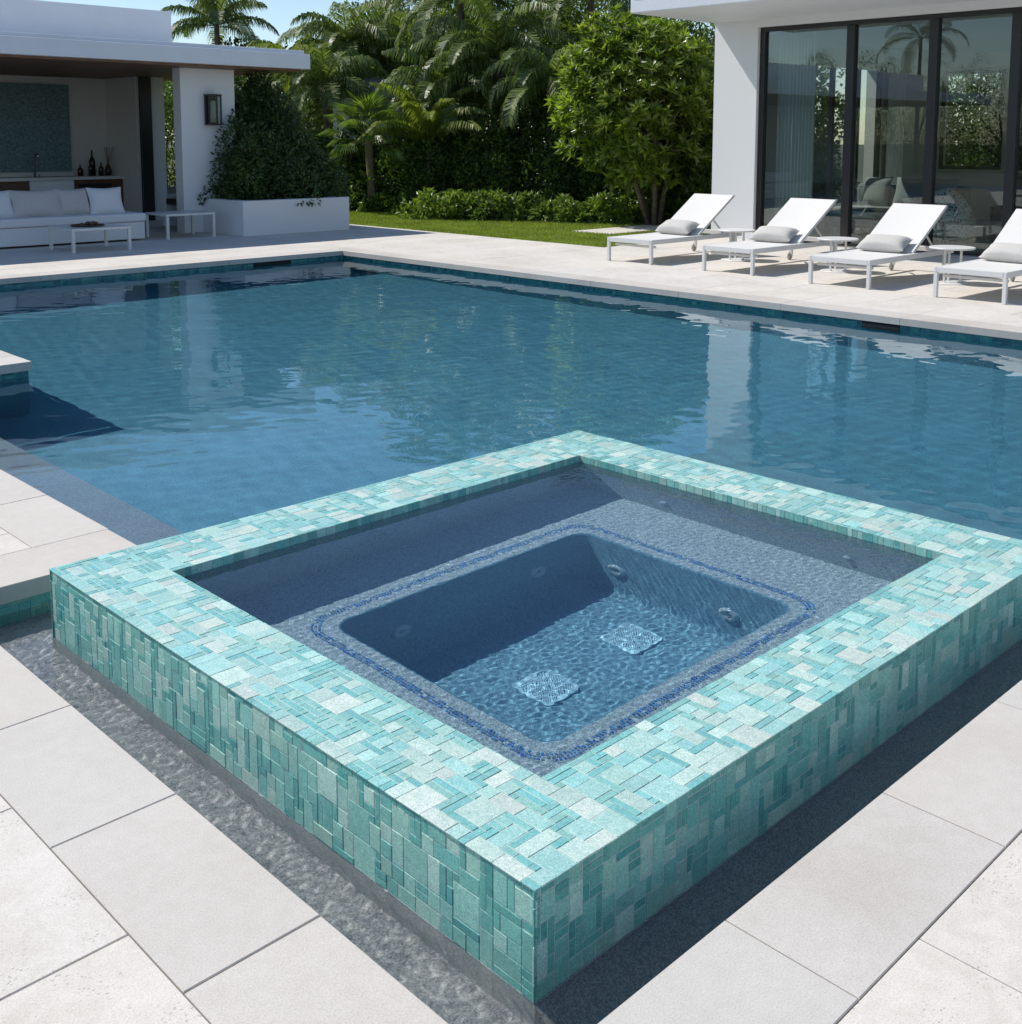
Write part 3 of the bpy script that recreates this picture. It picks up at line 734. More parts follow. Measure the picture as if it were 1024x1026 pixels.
bottle(9.83, 21.6, .26, .05, M['brown_glass'], 'short brown bottle right of the tallest one on the bar counter')
bottle(9.50, 21.8, .22, .055, M['brown_glass'], 'squat brown bottle furthest left on the bar counter')
vs = MB(); vs.lathe((10.04, 21.75, .86), [(.001, 0), (.05, 0), (.07, .08), (.05, .16), (.03, .2), (.035, .22)], 18)
vz = thing('vase', 'small vase with thin bare twigs at the right end of the bar counter', 'vase', (10.04, 21.75, .86))
vs.build('vessel', M['brown_glass'], vz, smooth=True)
m = MB(); rs_ = random.Random(4)
for k in range(9):
    a = rs_.uniform(0, 6.28); q = rs_.uniform(.05, .14); m.tube([(10.04, 21.75, 1.0), (10.04+q*.4*math.cos(a), 21.75+q*.4*math.sin(a), 1.2), (10.04+q*math.cos(a), 21.75+q*math.sin(a), 1.42)], .004, 5)
m.build('twigs', M['bark'], vz)
# sofa
so = thing('outdoor_sofa', 'long white backless outdoor sofa bench facing the pool under the pavilion roof', 'sofa', (5.6, 17.2, 0))
B(3.0, 8.31, 16.78, 17.72, .03, .295).build('base', M['white_fabric'], so, bevel=.012)
B(2.98, 8.33, 16.75, 17.75, .30, .43).build('seat', M['white_fabric'], so, bevel=.03, seg=3)
B(3.0, 8.2, 17.35, 17.75, .431, .70).build('backrest', M['white_fabric'], so, bevel=.04, seg=3)
def pillow(x, y, z, w, h, mat, lab, yaw=0, tilt=68):
    m = MB(); R_ = Matrix.Rotation(RAD(yaw), 3, 'Z') @ Matrix.Rotation(RAD(tilt), 3, 'X')
    cushion(m, (0, 0, 0), w, h, .2, R_)
    o = m.build('throw_pillow', mat, None, smooth=True); o.location = (x, y, z); tag(o, lab, 'pillow', 'throw pillows on the outdoor sofa'); return o
# x positions by picture column at y = 17.4
pillow(6.15, 17.18, .62, .60, .42, M['white_fabric'], 'white pillow cut by the left edge of the photo on the outdoor sofa', 4)
pillow(6.78, 17.15, .62, .72, .42, M['beige_fabric'], 'wide beige pillow second from the left on the outdoor sofa', -3)
pillow(7.35, 17.20, .62, .54, .42, M['beige_fabric'], 'narrow greyish beige pillow between the wide beige and the white end pillow', 5)
pillow(7.86, 17.15, .62, .52, .43, M['white_fabric'], 'square white pillow at the right end of the outdoor sofa', -4)
def low_table(x0, x1, y0, y1, h, lab):
    t = thing('low_table', lab, 'table', ((x0+x1)/2, (y0+y1)/2, 0), 'low white tables under the pavilion')
    B(x0, x1, y0, y1, h-.035, h).build('table_top', M['white_metal'], t, bevel=.004)
    for x in (x0+.02, x1-.02):
        for y in (y0+.02, y1-.02): B(x-.02, x+.02, y-.02, y+.02, 0, h-.0355).build('leg', M['white_metal'], t)
low_table(6.60, 7.46, 15.5, 16.3, .34, 'low white coffee table in front of the outdoor sofa with a dark tray on it')
low_table(8.60, 9.45, 16.62, 17.35, .40, 'low white side table between the outdoor sofa and the white planter')
ty = thing('tray', 'dark oval tray with small dark objects on the coffee table', 'tray', (7.0, 15.9, .34))
m = MB(); m.lathe((7.0, 15.9, .3405), [(.001, 0), (.2, 0), (.24, .02), (.235, .024), (.19, .008), (.001, .008)], 28); m.build('dish', M['wood'], ty, smooth=True)
m = MB(); rs_ = random.Random(2)
for k in range(9): m.lathe((7.0+rs_.uniform(-.14, .14), 15.9+rs_.uniform(-.12, .12), .35), [(.001, 0), (.03, .01), (.035, .03), (.02, .05), (.001, .052)], 8)
m.build('dark_fruit', M['wood'], ty, smooth=True)
# white planter with bush
wpl = thing('white_planter', 'long low white planter wall beside the pavilion column', 'planter', (10.85, 17.2, 0))
m = MB(); m.box(9.78, 11.90, 16.30, 16.48, 0, .575); m.box(9.78, 9.96, 16.48, 17.599, 0, .575); m.box(11.72, 11.90, 16.48, 19.4, 0, .575); m.box(9.96, 11.72, 19.25, 19.4, 0, .575)
m.build('wall', M['white_wall'], wpl, bevel=.006)
B(9.96, 11.72, 16.48, 19.25, .4, .50).build('soil', M['soil'], wpl)

# ------------------------------------------------------------------ loungers
def lounger():
    # local: foot end at x=0, head towards +x, y from 0 to .74
    t = thing('sun_lounger', '', 'sun lounger', (0, 0, 0))
    W = .74; zr = .285
    f = MB(); f.box(0, 2.02, 0, .035, zr-.03, zr+.03); f.box(0, 2.02, W-.035, W, zr-.03, zr+.03)
    f.box(0, .04, .035, W-.035, zr-.03, zr+.03); f.box(1.98, 2.02, .035, W-.035, zr-.03, zr+.03); f.box(1.02, 1.05, .035, W-.035, zr-.028, zr+.01)
    f.box(.12, .15, .035, W-.035, zr-.085, zr-.055)
    f.build('frame', M['white_metal'], t, bevel=.006)
    for y in (.02, W-.02): B(.0, .04, y-.02, y+.02, 0, zr-.0305).build('leg', M['white_metal'], t, bevel=.004)
    for y in (.05, W-.05):
        l = MB(); l.bar((1.88, y, zr-.03), (1.88, y, .07), .03, .04); lo = l.build('leg', M['white_metal'], t, bevel=.004)
        m = MB(); s = 1 if y > .3 else -1
        m.lathe((1.88, y+.022*s, .055), [(.008, -.012), (.045, -.012), (.055, -.008), (.055, .008), (.045, .012), (.008, .012)], 22, 'y'); m.build('wheel', M['linen'], lo, smooth=True)
    # sling seat, slight sag
    n = 16; m = MB()
    for s, dz in ((1, .004), (-1, -.004)):
        for i in range(n+1):
            x = .035 + (1.07-.035)*i/n
            for j in range(5):
                y = .03 + (W-.06)*j/4; m.v.append((x, y, zr+.024 - .012*math.sin(math.pi*i/n)*math.sin(math.pi*j/4) + dz))
    for s in range(2):
        b = s*(n+1)*5
        for i in range(n):
            for j in range(4): m.f.append((b+i*5+j, b+(i+1)*5+j, b+(i+1)*5+j+1, b+i*5+j+1))
    m.build('seat', M['sling'], t, smooth=True, fix=False)
    # backrest
    p0 = Vector((1.07, 0, zr+.035)); p1 = Vector((1.86, 0, .81)); d = (p1-p0).normalized(); nn = Vector((-d.z, 0, d.x))
    bf = MB()
    for y in (.05, W-.05): bf.bar(p0+Vector((0, y, 0)), p1+Vector((0, y, 0)), .028, .032, nn)
    bf.bar(p1+Vector((0, .036, 0)), p1+Vector((0, W-.036, 0)), .03, .03); bf.bar(p0+Vector((0, .036, 0)), p0+Vector((0, W-.036, 0)), .03, .03)
    bk = bf.build('backrest', M['white_metal'], t, bevel=.005)
    m = MB(); n = 12
    for dz in (.014, .006):
        for i in range(n+1):
            q = p0 + (p1-p0)*(i/n)
            for j in range(5): yy = .04 + (W-.08)*j/4; m.v.append(tuple(q + nn*(dz + .004 - .014*math.sin(math.pi*i/n)*math.sin(math.pi*j/4)) + Vector((0, yy, 0))))
    for s in range(2):
        b = s*(n+1)*5
        for i in range(n):
            for j in range(4): m.f.append((b+i*5+j, b+(i+1)*5+j, b+(i+1)*5+j+1, b+i*5+j+1))
    m.build('sling', M['sling'], bk, smooth=True, fix=False)
    q = p0 + (p1-p0)*.45
    for y in (.09, W-.09): MB().bar((q.x, y, q.z-.015), (1.72, y, zr), .014, .02).build('prop', M['white_metal'], t)
    return t
L0 = lounger()
lpos = [(11.32, 9.07, 'white sun lounger nearest the lawn and the white house corner'), (11.28, 7.52, 'white sun lounger second from the lawn, in front of the curtain'),
        (11.14, 5.96, 'white sun lounger third from the lawn, in front of the second glass panel'), (11.08, 4.49, 'white sun lounger cut by the right edge of the photo')]
blab = ['grey bolster pillow on the lounger nearest the white house corner', 'grey bolster pillow on the second lounger from the lawn', 'grey bolster pillow on the third lounger from the lawn', 'grey bolster pillow on the lounger cut by the right edge']
for i, (x, y, lab) in enumerate(lpos):
    o = L0 if i == 0 else copy_tree(L0)
    o.location = (x, y, 0); o.rotation_euler = (0, 0, RAD((.5, -.7, .3, -.4)[i])); tag(o, lab, 'sun lounger', 'white sun loungers in a row on the deck')
bol = MB(); cushion(bol, (0, 0, 0), .27, .55, .16, None, 18, 4)
b0 = bol.build('bolster_pillow', M['linen'], None, smooth=True)
for i, (x, y, lab) in enumerate(lpos):
    o = b0 if i == 0 else b0.copy()
    if i: C.objects.link(o)
    o.location = (x+1.035, y+.39, .405); o.rotation_euler = (0, RAD(-24), RAD((-2, 3, 1, -3)[i])); tag(o, blab[i], 'pillow', 'grey bolsters on the sun loungers')
def side_table():
    t = thing('side_table', '', 'side table')
    m = MB(); m.lathe((0, 0, 0), [(.0005, .385), (.235, .385), (.245, .39), (.245, .40), (.24, .405), (.0005, .405)], 40); m.build('table_top', M['white_metal'], t, smooth=False)
    for k in range(3):
        a = RAD(40+120*k); m = MB(); m.bar((.10*math.cos(a), .10*math.sin(a), .384), (.10*math.cos(a), .10*math.sin(a), .012), .02, .02); m.build('leg', M['white_metal'], t)
    m = MB(); m.lathe((0, 0, 0), [(.0005, .0), (.19, .0), (.2, .004), (.19, .012), (.0005, .012)], 36); m.build('base', M['white_metal'], t)
    return t
T0 = side_table()
for i, (x, y, lab) in enumerate([(12.62, 8.68, 'small round white side table between the first and second loungers'), (12.42, 7.08, 'small round white side table between the second and third loungers'),
                                 (12.34, 5.62, 'small round white side table between the third and the cut off lounger')]):
    o = T0 if i == 0 else copy_tree(T0); o.location = (x, y, 0); tag(o, lab, 'side table', 'round side tables between the loungers')

# ------------------------------------------------------------------ vegetation
RS = np.random.RandomState(11)
def unit(a): return a / np.maximum(np.linalg.norm(a, axis=-1, keepdims=True), 1e-9)
def leafgeo(Pt, D, Nn, L, W, fold=.25, curl=.15):
    """leaf: base, two sides, tip ; folded along the midrib"""
    S = unit(np.cross(D, Nn)); Nn = unit(np.cross(S, D)); L = np.broadcast_to(np.asarray(L, float).reshape(-1, 1) if np.ndim(L) else np.full((len(Pt), 1), L), (len(Pt), 1)); Wd = L * W
    mid = Pt + D*L*.5 + Nn*L*curl*.3; tip = Pt + D*L - Nn*L*curl
    l = mid + S*Wd*.5 + Nn*Wd*fold; r = mid - S*Wd*.5 + Nn*Wd*fold
    V_ = np.stack([Pt, l, mid, tip, r], 1).reshape(-1, 3); n = len(Pt); k = np.arange(n)[:, None]*5
    F_ = np.concatenate([k+np.array([[0, 2, 1]]), k+np.array([[1, 2, 3]]), k+np.array([[0, 4, 2]]), k+np.array([[4, 3, 2]])])
    return V_, F_
def merge(parts):
    V_ = []; F_ = []; k = 0
    for v, f in parts: V_.append(v); F_.append(f+k); k += len(v)
    return np.concatenate(V_), np.concatenate(F_)
def randdir(n, zb=0):
    d = RS.normal(size=(n, 3)); d[:, 2] += zb; return unit(d)
def shrub(name, label, cat, c, rx, ry, rz, n, leaf, mat, group=None, clumps=26, z0=0, width=.5, stems=5, trunk_h=None, sq=1.0, fill=.2, taper=0):
    """bush or tree: clumps of leaves spread over an uneven ellipsoid volume, on real stems"""
    cx, cy = c; root = thing(name, label, cat, (cx, cy, z0), group)
    cc = randdir(clumps, .35); rad = RS.uniform(.45, 1, (clumps, 1))**.6
    cen = cc*rad; cen[:, 2] = np.abs(cen[:, 2])*1.0 - (.0 if trunk_h is None else .35)*RS.uniform(0, 1, clumps)
    if sq > 1: cen[:, :2] = np.sign(cen[:, :2])*np.abs(cen[:, :2])**(1/sq)
    cs = RS.uniform(.16, .34, clumps)
    which = RS.randint(0, clumps, n)
    d = randdir(n, .25); rr = RS.uniform(.25, 1, (n, 1))**.5
    P_ = cen[which] + d*rr*cs[which][:, None]
    # fill inside a little
    k = int(n*fill); q = randdir(k)*RS.uniform(.15, .93, (k, 1)); q[:, 2] = np.abs(q[:, 2]); P_[:k] = q; d[:k] = randdir(k)
    hz = z0 if trunk_h is None else z0+trunk_h
    if taper: P_[:, :2] *= (1 - taper*np.clip(P_[:, 2:3], 0, 1)**2.0)
    P_ = P_*np.array([rx, ry, rz]) + np.array([cx, cy, hz])
    P_[:, 2] = np.maximum(P_[:, 2], z0+.03)
    D = unit(d*.7 + randdir(n)*.6 + np.array([0, 0, .15])); Nn = unit(randdir(n, .9))
    V_, F_ = leafgeo(P_, D, Nn, leaf*RS.uniform(.6, 1.25, n), width)
    npmesh('crown', V_, F_, mat, root)
    m = MB(); rnd = random.Random(int(cx*100)+int(cy*37))
    for k in range(stems):
        t = cen[rnd.randrange(clumps)]*np.array([rx, ry, rz])*.8 + np.array([cx, cy, hz]); bx, by = cx+rnd.uniform(-.12, .12)*rx, cy+rnd.uniform(-.12, .12)*ry
        mid = ((bx*1.6+t[0])/2.6+rnd.uniform(-.08, .08), (by*1.6+t[1])/2.6+rnd.uniform(-.08, .08), z0+(t[2]-z0)*.5)
        r0 = .018*max(rz, .6)+.012
        m.tube([(bx, by, z0-.05), mid, tuple(t)], [r0, r0*.7, r0*.3], 7)
    m.build('trunk', M['bark'], root, smooth=True)
    return root
def rosette_tree(name, label, c, crown_c, rx, ry, rz, nros, leafL, mat):
    cx, cy = c; root = thing(name, label, 'tree', (cx, cy, 0))
    # rosettes over the surface of an uneven crown
    d = randdir(nros, .15); lob = randdir(14); lobe = np.max(d @ lob.T, 1)**3
    r = (.72 + .3*lobe)*RS.uniform(.72, 1.04, nros); inner = RS.rand(nros) < .35; r[inner] *= RS.uniform(.45, .9, inner.sum())
    P_ = d*r[:, None]*np.array([rx, ry, rz]) + np.array(crown_c)
    ax = unit(d*.75 + np.array([0, 0, .75]) + RS.normal(size=(nros, 3))*.25)
    parts = []; nl = 14
    ref = unit(np.cross(ax, np.array([.3, .2, 1.0]))); ref2 = np.cross(ax, ref)
    for k in range(nl):
        a = 2*np.pi*k*.382 + RS.uniform(0, .4, nros); op = RS.uniform(.5, 1.35, nros)*(.45+.75*k/nl)
        rad = ref*np.cos(a)[:, None] + ref2*np.sin(a)[:, None]
        D = unit(ax*np.cos(op)[:, None] + rad*np.sin(op)[:, None]); Nn = unit(ax*np.sin(op)[:, None] - rad*np.cos(op)[:, None])
        parts.append(leafgeo(P_ + ax*(.02*(nl-k)/nl), D, Nn, leafL*RS.uniform(.7, 1.15, nros), .31, .18, .14))
    V_, F_ = merge(parts); npmesh('crown', V_, F_, mat, root)
    m = MB(); rnd = random.Random(5); cr = np.array(crown_c)
    for k in range(5):
        a = k*1.3; bx, by = cx+.09*math.cos(a), cy+.09*math.sin(a)
        top = cr + np.array([rx*.45*math.cos(a+.4), ry*.45*math.sin(a+.4), rz*rnd.uniform(-.2, .2)])
        mid = np.array([bx, by, 0])*.5 + top*.5 + np.array([rnd.uniform(-.1, .1), rnd.uniform(-.1, .1), .1])
        m.tube([(bx, by, -.05), tuple(mid), tuple(top)], [.055, .04, .02], 8)
        for _ in range(9):
            q = P_[rnd.randrange(nros)]; 
            s = top*.5+mid*.5; m.tube([tuple(s), tuple(s*.45+q*.55+np.array([0, 0, -.06])), tuple(q)], [.02, .014, .008], 5)
    m.build('trunk', M['bark'], root, smooth=True)
def frond(p0, az, el, L, droop, nl, ll, wdt, parts, rach, twist=0):
    n = 14; pts = []; p = np.array(p0, float); e = el
    for i in range(n+1):
        pts.append(p.copy()); e -= droop/n*(.4+1.2*i/n); p = p + L/n*np.array([math.cos(az)*math.cos(e), math.sin(az)*math.cos(e), math.sin(e)])
    pts = np.array(pts); rach.append(pts)
    t = np.linspace(.12, .99, nl); idx = t*n; i0 = np.minimum(idx.astype(int), n-1); fr = (idx-i0)[:, None]
    P_ = pts[i0]*(1-fr) + pts[i0+1]*fr; T = unit(pts[i0+1]-pts[i0]); side = np.array([-math.sin(az), math.cos(az), 0])
    U = unit(np.cross(np.broadcast_to(side, T.shape), T)); U[U[:, 2] < 0] *= -1
    Ls = ll*(np.sin(np.pi*np.clip(t*.93+.05, 0, 1))**.6)*RS.uniform(.85, 1.1, nl)
    for s in (-1, 1):
        lift = .25
        D = unit(T*.55 + side*s*.85 + U*lift + RS.normal(size=T.shape)*.06)
        mid = P_ + D*Ls[:, None]*.4; D2 = unit(D*.55 + np.array([0, 0, -1.0]) + RS.normal(size=T.shape)*.08); tip = mid + D2*Ls[:, None]*.6
        wv = T*wdt
        V_ = np.stack([P_-wv*.4, P_+wv*.4, mid+wv*.6, mid-wv*.6, tip], 1).reshape(-1, 3); k = np.arange(nl)[:, None]*5
        F_ = np.concatenate([k+np.array([[0, 1, 2]]), k+np.array([[0, 2, 3]]), k+np.array([[3, 2, 4]])])
        parts.append((V_, F_))
def palm(name, label, base, crown, nf, L, mat, group='palms behind the lawn', tr=.09, ll=.62, droop=1.9, nl=60, elr=(-.2, 1.35)):
    root = thing(name, label, 'palm', (base[0], base[1], 0), group); parts = []; rach = []
    for k in range(nf):
        az = 2.399*k + RS.uniform(-.2, .2); el = elr[0] + (elr[1]-elr[0])*((k+.5)/nf)
        frond(crown, az, el, L*RS.uniform(.85, 1.1), droop*RS.uniform(.8, 1.15), nl, ll, .030, parts, rach)
    V_, F_ = merge(parts); npmesh('crown', V_, F_, mat, root)
    m = MB()
    for r in rach: m.tube([tuple(q) for q in r[::2]], np.linspace(.016, .004, len(r[::2])).tolist(), 5)
    m.build('frond_ribs', M['lf_yellow'], root, smooth=True)
    b = Vector((base[0], base[1], -.05)); c = Vector(crown); m = MB(); pts = []; rr = []
    for i in range(15):
        t = i/14; q = b.lerp(c, t); q.x += .12*math.sin(t*2.4)*(1-t); pts.append(tuple(q)); rr.append(tr*(1.25-.45*t)*(1+.05*(i % 2)))
    m.tube(pts, rr, 10); m.build('trunk', M['bark'], root, smooth=True)
def fan_palm(name, label, base, crown, nf, R, mat):
    root = thing(name, label, 'palm', (base[0], base[1], 0), 'palms behind the lawn'); parts = []; m = MB()
    for k in range(nf):
        az = 2.399*k; el = -.5 + 1.9*((k+.5)/nf); d = np.array([math.cos(az)*math.cos(el), math.sin(az)*math.cos(el), math.sin(el)])
        st = np.array(crown); en = st + d*R*.7; m.tube([tuple(st), tuple(en)], [.012, .007], 5)
        s = np.cross(d, [0, 0, 1.]); s /= max(np.linalg.norm(s), 1e-6); nb = 22; a = np.linspace(-1.35, 1.35, nb)
        D = unit(d[None]*np.cos(a)[:, None] + s[None]*np.sin(a)[:, None]); U = np.cross(s, d)
        Pt = np.repeat(en[None], nb, 0); D2 = unit(D + np.array([0, 0, -.22]))
        parts.append(leafgeo(Pt, D2, np.repeat(U[None], nb, 0), R*.62*(1-.25*np.abs(a)/1.35), .09, .5, .2))
    V_, F_ = merge(parts); npmesh('crown', V_, F_, mat, root); m.build('leaf_stalks', M['lf_yellow'], root)
    m = MB(); b = Vector((base[0], base[1], -.05)); c = Vector(crown)
    m.tube([tuple(b.lerp(c, i/8)) for i in range(9)], [.11, .10, .09, .085, .08, .08, .085, .09, .07], 9); m.build('trunk', M['bark'], root, smooth=True)
# camera frame, used only to lay the garden out by bearing and distance
YAW = .7989; fw = np.array([math.cos(YAW), math.sin(YAW)]); rt = np.array([math.sin(YAW), -math.cos(YAW)])
def at(px, depth):
    q = fw*depth + rt*((px-512)/1139.5*depth); return (float(q[0]), float(q[1]))
def zat(py, depth): return 1.6 + (139.5-py)/1139.5*depth

# planter bush
shrub('planter_bush', 'big dense dark green bush growing out of the white planter', 'bush', (11.02, 17.7), 1.2, 1.3, 1.9, 50000, .085, M['lf_planter'], z0=.48, clumps=90, stems=9, width=.45, sq=1.3, fill=.42, taper=.55)
# big leaved rosette tree
cx, cy = at(637, 21.0)
rosette_tree('frangipani_tree', 'round large leaved green tree between the palms and the house corner', (at(655, 21.2)), (cx, cy, 2.28), 1.6, 1.55, 1.64, 1000, .245, M['lf_rosette'])
# palms
b = (18.0, 18.4); palm('palm_tree', 'tall palm with leaning grey trunk rising from the middle of the shrubs', b, (*at(497, 26), zat(62, 26)), 26, 2.3, M['lf_palm'], tr=.12)
palm('palm_tree', 'drooping palm crown cut by the top of the photo left of the leaning palm', at(462, 27.5), (*at(462, 27.5), 4.9), 26, 2.5, M['lf_palm'])
palm('palm_tree', 'dark palm crown at the top of the photo behind the round tree', at(590, 27), (*at(590, 27), 5.1), 26, 2.6, M['lf_palm'])
palm('palm_tree', 'feathery palm right of the pavilion roof edge', at(345, 29), (*at(350, 29), zat(52, 29)), 24, 2.1, M['lf_palm'])
palm('palm_tree', 'far palm standing against the sky above the pavilion roof', at(222, 33), (*at(222, 33), zat(30, 33)), 18, 1.9, M['lf_palm'], elr=(.0, 1.45), droop=1.5)
palm('palm_tree', 'low areca palm with yellowish fronds under the leaning palm', at(425, 25), (*at(430, 25), 1.5), 20, 1.8, M['lf_yellow'], tr=.05, elr=(.5, 1.5), droop=1.3, ll=.40)
palm('palm_tree', 'slim palm with bright fronds behind the planter bush', at(300, 28), (*at(295, 28), 3.1), 18, 1.7, M['lf_yellow'], tr=.06, elr=(.2, 1.4), ll=.36)
palm('palm_tree', 'small palm between the leaning palm and the round tree', at(548, 24.5), (*at(550, 24.5), 2.7), 20, 1.8, M['lf_palm'], tr=.07)
palm('palm_tree', 'upright palm in the gap left of the leaning palm', at(400, 30), (*at(398, 30), 3.6), 22, 2.0, M['lf_palm'], tr=.07)
palm('palm_tree', 'low drooping palm just right of the pavilion roof tip', at(325, 26.8), (*at(328, 26.8), zat(88, 26.8)), 22, 1.7, M['lf_palm'], tr=.06, nl=44)
palm('palm_tree', 'arching palm between the fan palm and the leaning palm', at(446, 25.8), (*at(446, 25.8), zat(98, 25.8)), 24, 1.8, M['lf_palm'], tr=.07, nl=50)
fan_palm('fan_palm', 'small fan palm with bright upright leaves in front of the grey roof', at(373, 24.9), (*at(370, 24.9), 1.58), 24, .9, M['lf_light'])
# mid hedge masses along the back of the lawn
hed = [(318, 26.5, 1.5, 1.9, 'lf_hedge', .10), (360, 26, 1.3, 1.7, 'lf_hedge', .10), (405, 26, 1.4, 1.9, 'lf_light', .11), (445, 25.5, 1.3, 2.1, 'lf_hedge', .10), (490, 25.5, 1.4, 2.0, 'lf_light', .11),
       (535, 25, 1.4, 2.3, 'lf_hedge', .10), (575, 24.5, 1.3, 2.4, 'lf_hedge', .11), (615, 24.5, 1.5, 2.6, 'lf_hedge', .10), (665, 24, 1.5, 2.8, 'lf_hedge', .10), (710, 23.5, 1.5, 3.0, 'lf_hedge', .10)]
hl = ['behind the planter bush', 'behind the small fan palm', 'right of the small fan palm', 'left of the leaning palm trunk', 'around the leaning palm trunk', 'right of the leaning palm trunk', 'left of the round tree', 'directly behind the round tree', 'right behind the round tree trunk', 'beside the white house corner']
for (px, d, r_, h_, mt_, lf), l_ in zip(hed, hl):
    shrub('hedge_shrub', ('dark glossy' if mt_ == 'lf_hedge' else 'mid green') + ' shrub ' + l_, 'shrub', at(px, d), r_, r_*.9, h_, 9000, lf, M[mt_], 'shrubs closing the back of the lawn', clumps=34, stems=4)
# backdrop trees
bk = [(200, 34, 2.2, 4.4), (262, 33, 2.0, 4.3), (310, 32, 2.2, 4.7), (352, 34, 2.2, 5.1), (385, 33, 2.0, 5.3), (432, 32, 2.4, 6.2), (480, 31, 2.5, 6.6), (530, 31, 2.5, 6.6), (582, 30, 2.4, 6.2), (635, 29, 2.4, 5.8), (690, 28, 2.2, 4.6), (745, 28, 2.4, 5.2)]
bl = ['furthest left above the pavilion roof', 'above the middle of the pavilion roof', 'above the right end of the pavilion roof', 'behind the feathery palm', 'behind the grey neighbouring roof', 'behind the drooping palm crown', 'behind the leaning palm', 'behind and right of the leaning palm', 'behind the dark palm crown', 'above the round tree', 'beside the white roof tip', 'hidden mostly by the white house corner']
for i, ((px, d, r_, h_), l_) in enumerate(zip(bk, bl)):
    mt_ = ('lf_light', 'lf_hedge', 'lf_palm')[i % 3]
    shrub('garden_tree', ('mid green', 'dark green', 'olive green')[i % 3] + ' leafy tree ' + l_, 'tree', at(px, d), r_, r_, h_*.62, 9500, .15, M[mt_], 'trees behind the garden', clumps=40, stems=5, trunk_h=h_*.38)
# low planting along the lawn edge
low = [(362, 25.4, .5, .34), (385, 25.0, .5, .36), (408, 24.8, .45, .34), (430, 22.9, .55, .52), (455, 22.6, .55, .55), (482, 22.5, .5, .48), (505, 22.4, .5, .45), (530, 22.3, .5, .45), (556, 22.2, .48, .40), (580, 21.8, .42, .40), (602, 21.8, .42, .46), (626, 21.6, .42, .42), (648, 21.6, .35, .32), (690, 21.6, .5, .40)]
lo_l = ['nearest the white planter', 'second from the white planter', 'third from the white planter', 'at the left end of the bright bank', 'tallest in the bright bank', 'left of the leaning palm foot', 'at the leaning palm foot', 'right of the leaning palm foot', 'in the middle of the lawn edge', 'left of the round tree shade', 'brightest under the round tree', 'in front of the round tree trunk', 'smallest at the round tree trunk', 'between the round tree and the house corner']
for (px, d, r_, h_), l_ in zip(low, lo_l):
    shrub('border_plant', 'low broad leaved plant ' + l_, 'plant', at(px, d), r_, r_*.8, h_, 900, .15, M['lf_bright' if 425 < px < 470 or 590 < px < 640 else 'lf_light'], 'low border plants along the lawn', clumps=14, stems=3, width=.42)
# trees behind and left of the pavilion (seen in the gap, in the glass and in the water)
lf_ = [(165, 27, 1.2, 2.9, 'bushy light green tree seen in the gap beside the white column')]
for (px, d, r_, h_, l_) in lf_:
    shrub('garden_tree', l_, 'tree', at(px, d), r_, r_, h_, 9000, .11, M['lf_light'], 'trees behind the garden', clumps=34, stems=5)
for i, (x, y, r_, h_) in enumerate([(6, 29, 2.4, 4.3), (1.5, 30, 2.6, 4.6), (-3.5, 30, 2.6, 4.8), (-8, 29, 2.8, 5.2), (-13.5, 28, 3, 5.2), (-19, 28, 3, 5.2), (-24.5, 27, 3, 5.2), (-30, 25, 3, 5.4)]):
    shrub('garden_tree', 'leafy tree behind the pavilion outside the view', 'tree', (x, y), r_*1.1, r_, h_, 26000, .09, M[('lf_light', 'lf_hedge')[i % 2]], 'trees behind the pavilion', clumps=44, stems=4, fill=.4, sq=1.3)
palm('palm_tree', 'tall palm left of the pavilion mirrored in the house glass', (-19.8, 25), (-19.8, 25, 6.2), 14, 2.6, M['lf_palm'], group='palms mirrored in the glass', nl=34)
palm('palm_tree', 'second tall palm left of the pavilion mirrored in the house glass', (-1, 27), (-1, 27, 5.2), 20, 2.3, M['lf_palm'], group='palms mirrored in the glass', nl=34)
# greenery seen through the house
for i, (x, y, r_, h_, l_) in enumerate([(24.6, 10.4, 1.5, 4.3, 'dark hedge seen through the rear window of the house'), (24.6, 7.9, 1.5, 4.3, 'dark hedge behind the right rear window of the house'),
                                        (18.2, 13.8, 1.4, 3.0, 'hedge outside the garden door of the house'), (20.8, 13.6, 1.4, 3.2, 'hedge near the far garden door of the house')]):
    shrub('hedge_shrub', l_, 'shrub', (x, y), r_, r_*1.1, h_, 34000, .11, M['lf_hedge'], 'hedges round the house', clumps=30, stems=4, fill=.6, sq=1.4)
# outbuilding roof between the palms
hx, hy = at(384, 28.3)
nb = thing('garden_outbuilding', 'grey shingled roof of a small white outbuilding showing between the palms', 'outbuilding', (hx, hy, 0))
B(hx-.9, hx+.9, hy-.8, hy+.8, -.03, 2.55).build('wall', M['white_wall'], nb)
m = MB(); m.add([(hx-1.05, hy-.95, 2.552), (hx+1.05, hy-.95, 2.552), (hx+1.05, hy+.95, 2.552), (hx-1.05, hy+.95, 2.552), (hx-.3, hy, 3.12), (hx+.3, hy, 3.12)], [(0,1,5,4),(1,2,5),(2,3,4,5),(3,0,4),(3,2,1,0)]); m.build('roof', M['roofing'], nb)

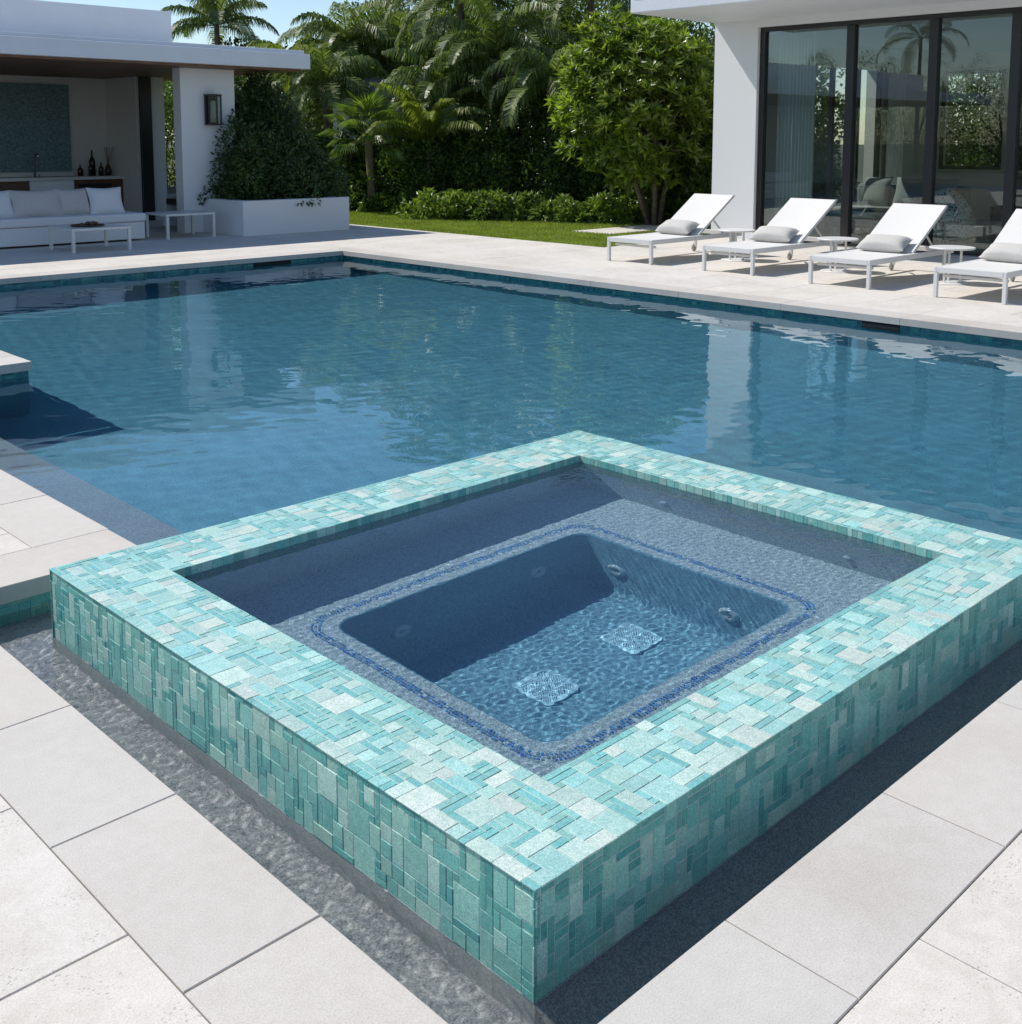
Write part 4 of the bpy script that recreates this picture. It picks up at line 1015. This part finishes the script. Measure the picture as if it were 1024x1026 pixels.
# ------------------------------------------------------------------ light, sky, camera
sdir = Vector((-.30, .76, 1)).normalized()
sl = bpy.data.lights.new('sun', 'SUN'); sl.energy = 4.5; sl.angle = RAD(.53); sl.color = (1, .95, .88)
sl.cycles.is_caustics_light = True
so_ = bpy.data.objects.new('sun', sl); C.objects.link(so_); so_.rotation_euler = sdir.to_track_quat('Z', 'Y').to_euler(); so_.location = (-6, 14, 20)
wd = bpy.data.worlds.new('World'); sc.world = wd; wd.use_nodes = True; nt = wd.node_tree
sk = N(nt, 'ShaderNodeTexSky'); sk.sky_type = 'NISHITA'; sk.sun_disc = False
sk.sun_elevation = math.asin(sdir.z); sk.sun_rotation = math.atan2(sdir.x, sdir.y)
sk.air_density = 1.0; sk.dust_density = .2; sk.ozone_density = 3.0
bg = nt.nodes['Background']; bg.inputs[1].default_value = .125; nt.links.new(sk.outputs[0], bg.inputs[0])
F0, CY, PIT, H0, ROLL = 1139.5, 273.0, .1174, 1.6, .0015
cd = bpy.data.cameras.new('camera'); cam = bpy.data.objects.new('camera', cd); C.objects.link(cam); sc.camera = cam
Fv = Vector((math.cos(YAW)*math.cos(PIT), math.sin(YAW)*math.cos(PIT), -math.sin(PIT))); Rv = Vector((math.sin(YAW), -math.cos(YAW), 0)); Uv = Rv.cross(Fv)
R2 = Rv*math.cos(ROLL) + Uv*math.sin(ROLL); U2 = Uv*math.cos(ROLL) - Rv*math.sin(ROLL)
mw = Matrix.Identity(4)
for i in range(3): mw[i][0] = R2[i]; mw[i][1] = U2[i]; mw[i][2] = -Fv[i]
mw[2][3] = H0; cam.matrix_world = mw
cd.sensor_fit = 'HORIZONTAL'; cd.sensor_width = 36; cd.lens = 36*F0/1024; cd.shift_y = -(513-CY)/1024; cd.clip_start = .05; cd.clip_end = 2000
sc.view_settings.view_transform = 'Standard'; sc.view_settings.look = 'None'; sc.view_settings.exposure = .12; sc.view_settings.gamma = 1
sc.render.engine = 'CYCLES'; sc.cycles.use_denoising = True
sc.cycles.sample_clamp_indirect = 8; sc.cycles.max_bounces = 10; sc.cycles.transparent_max_bounces = 16
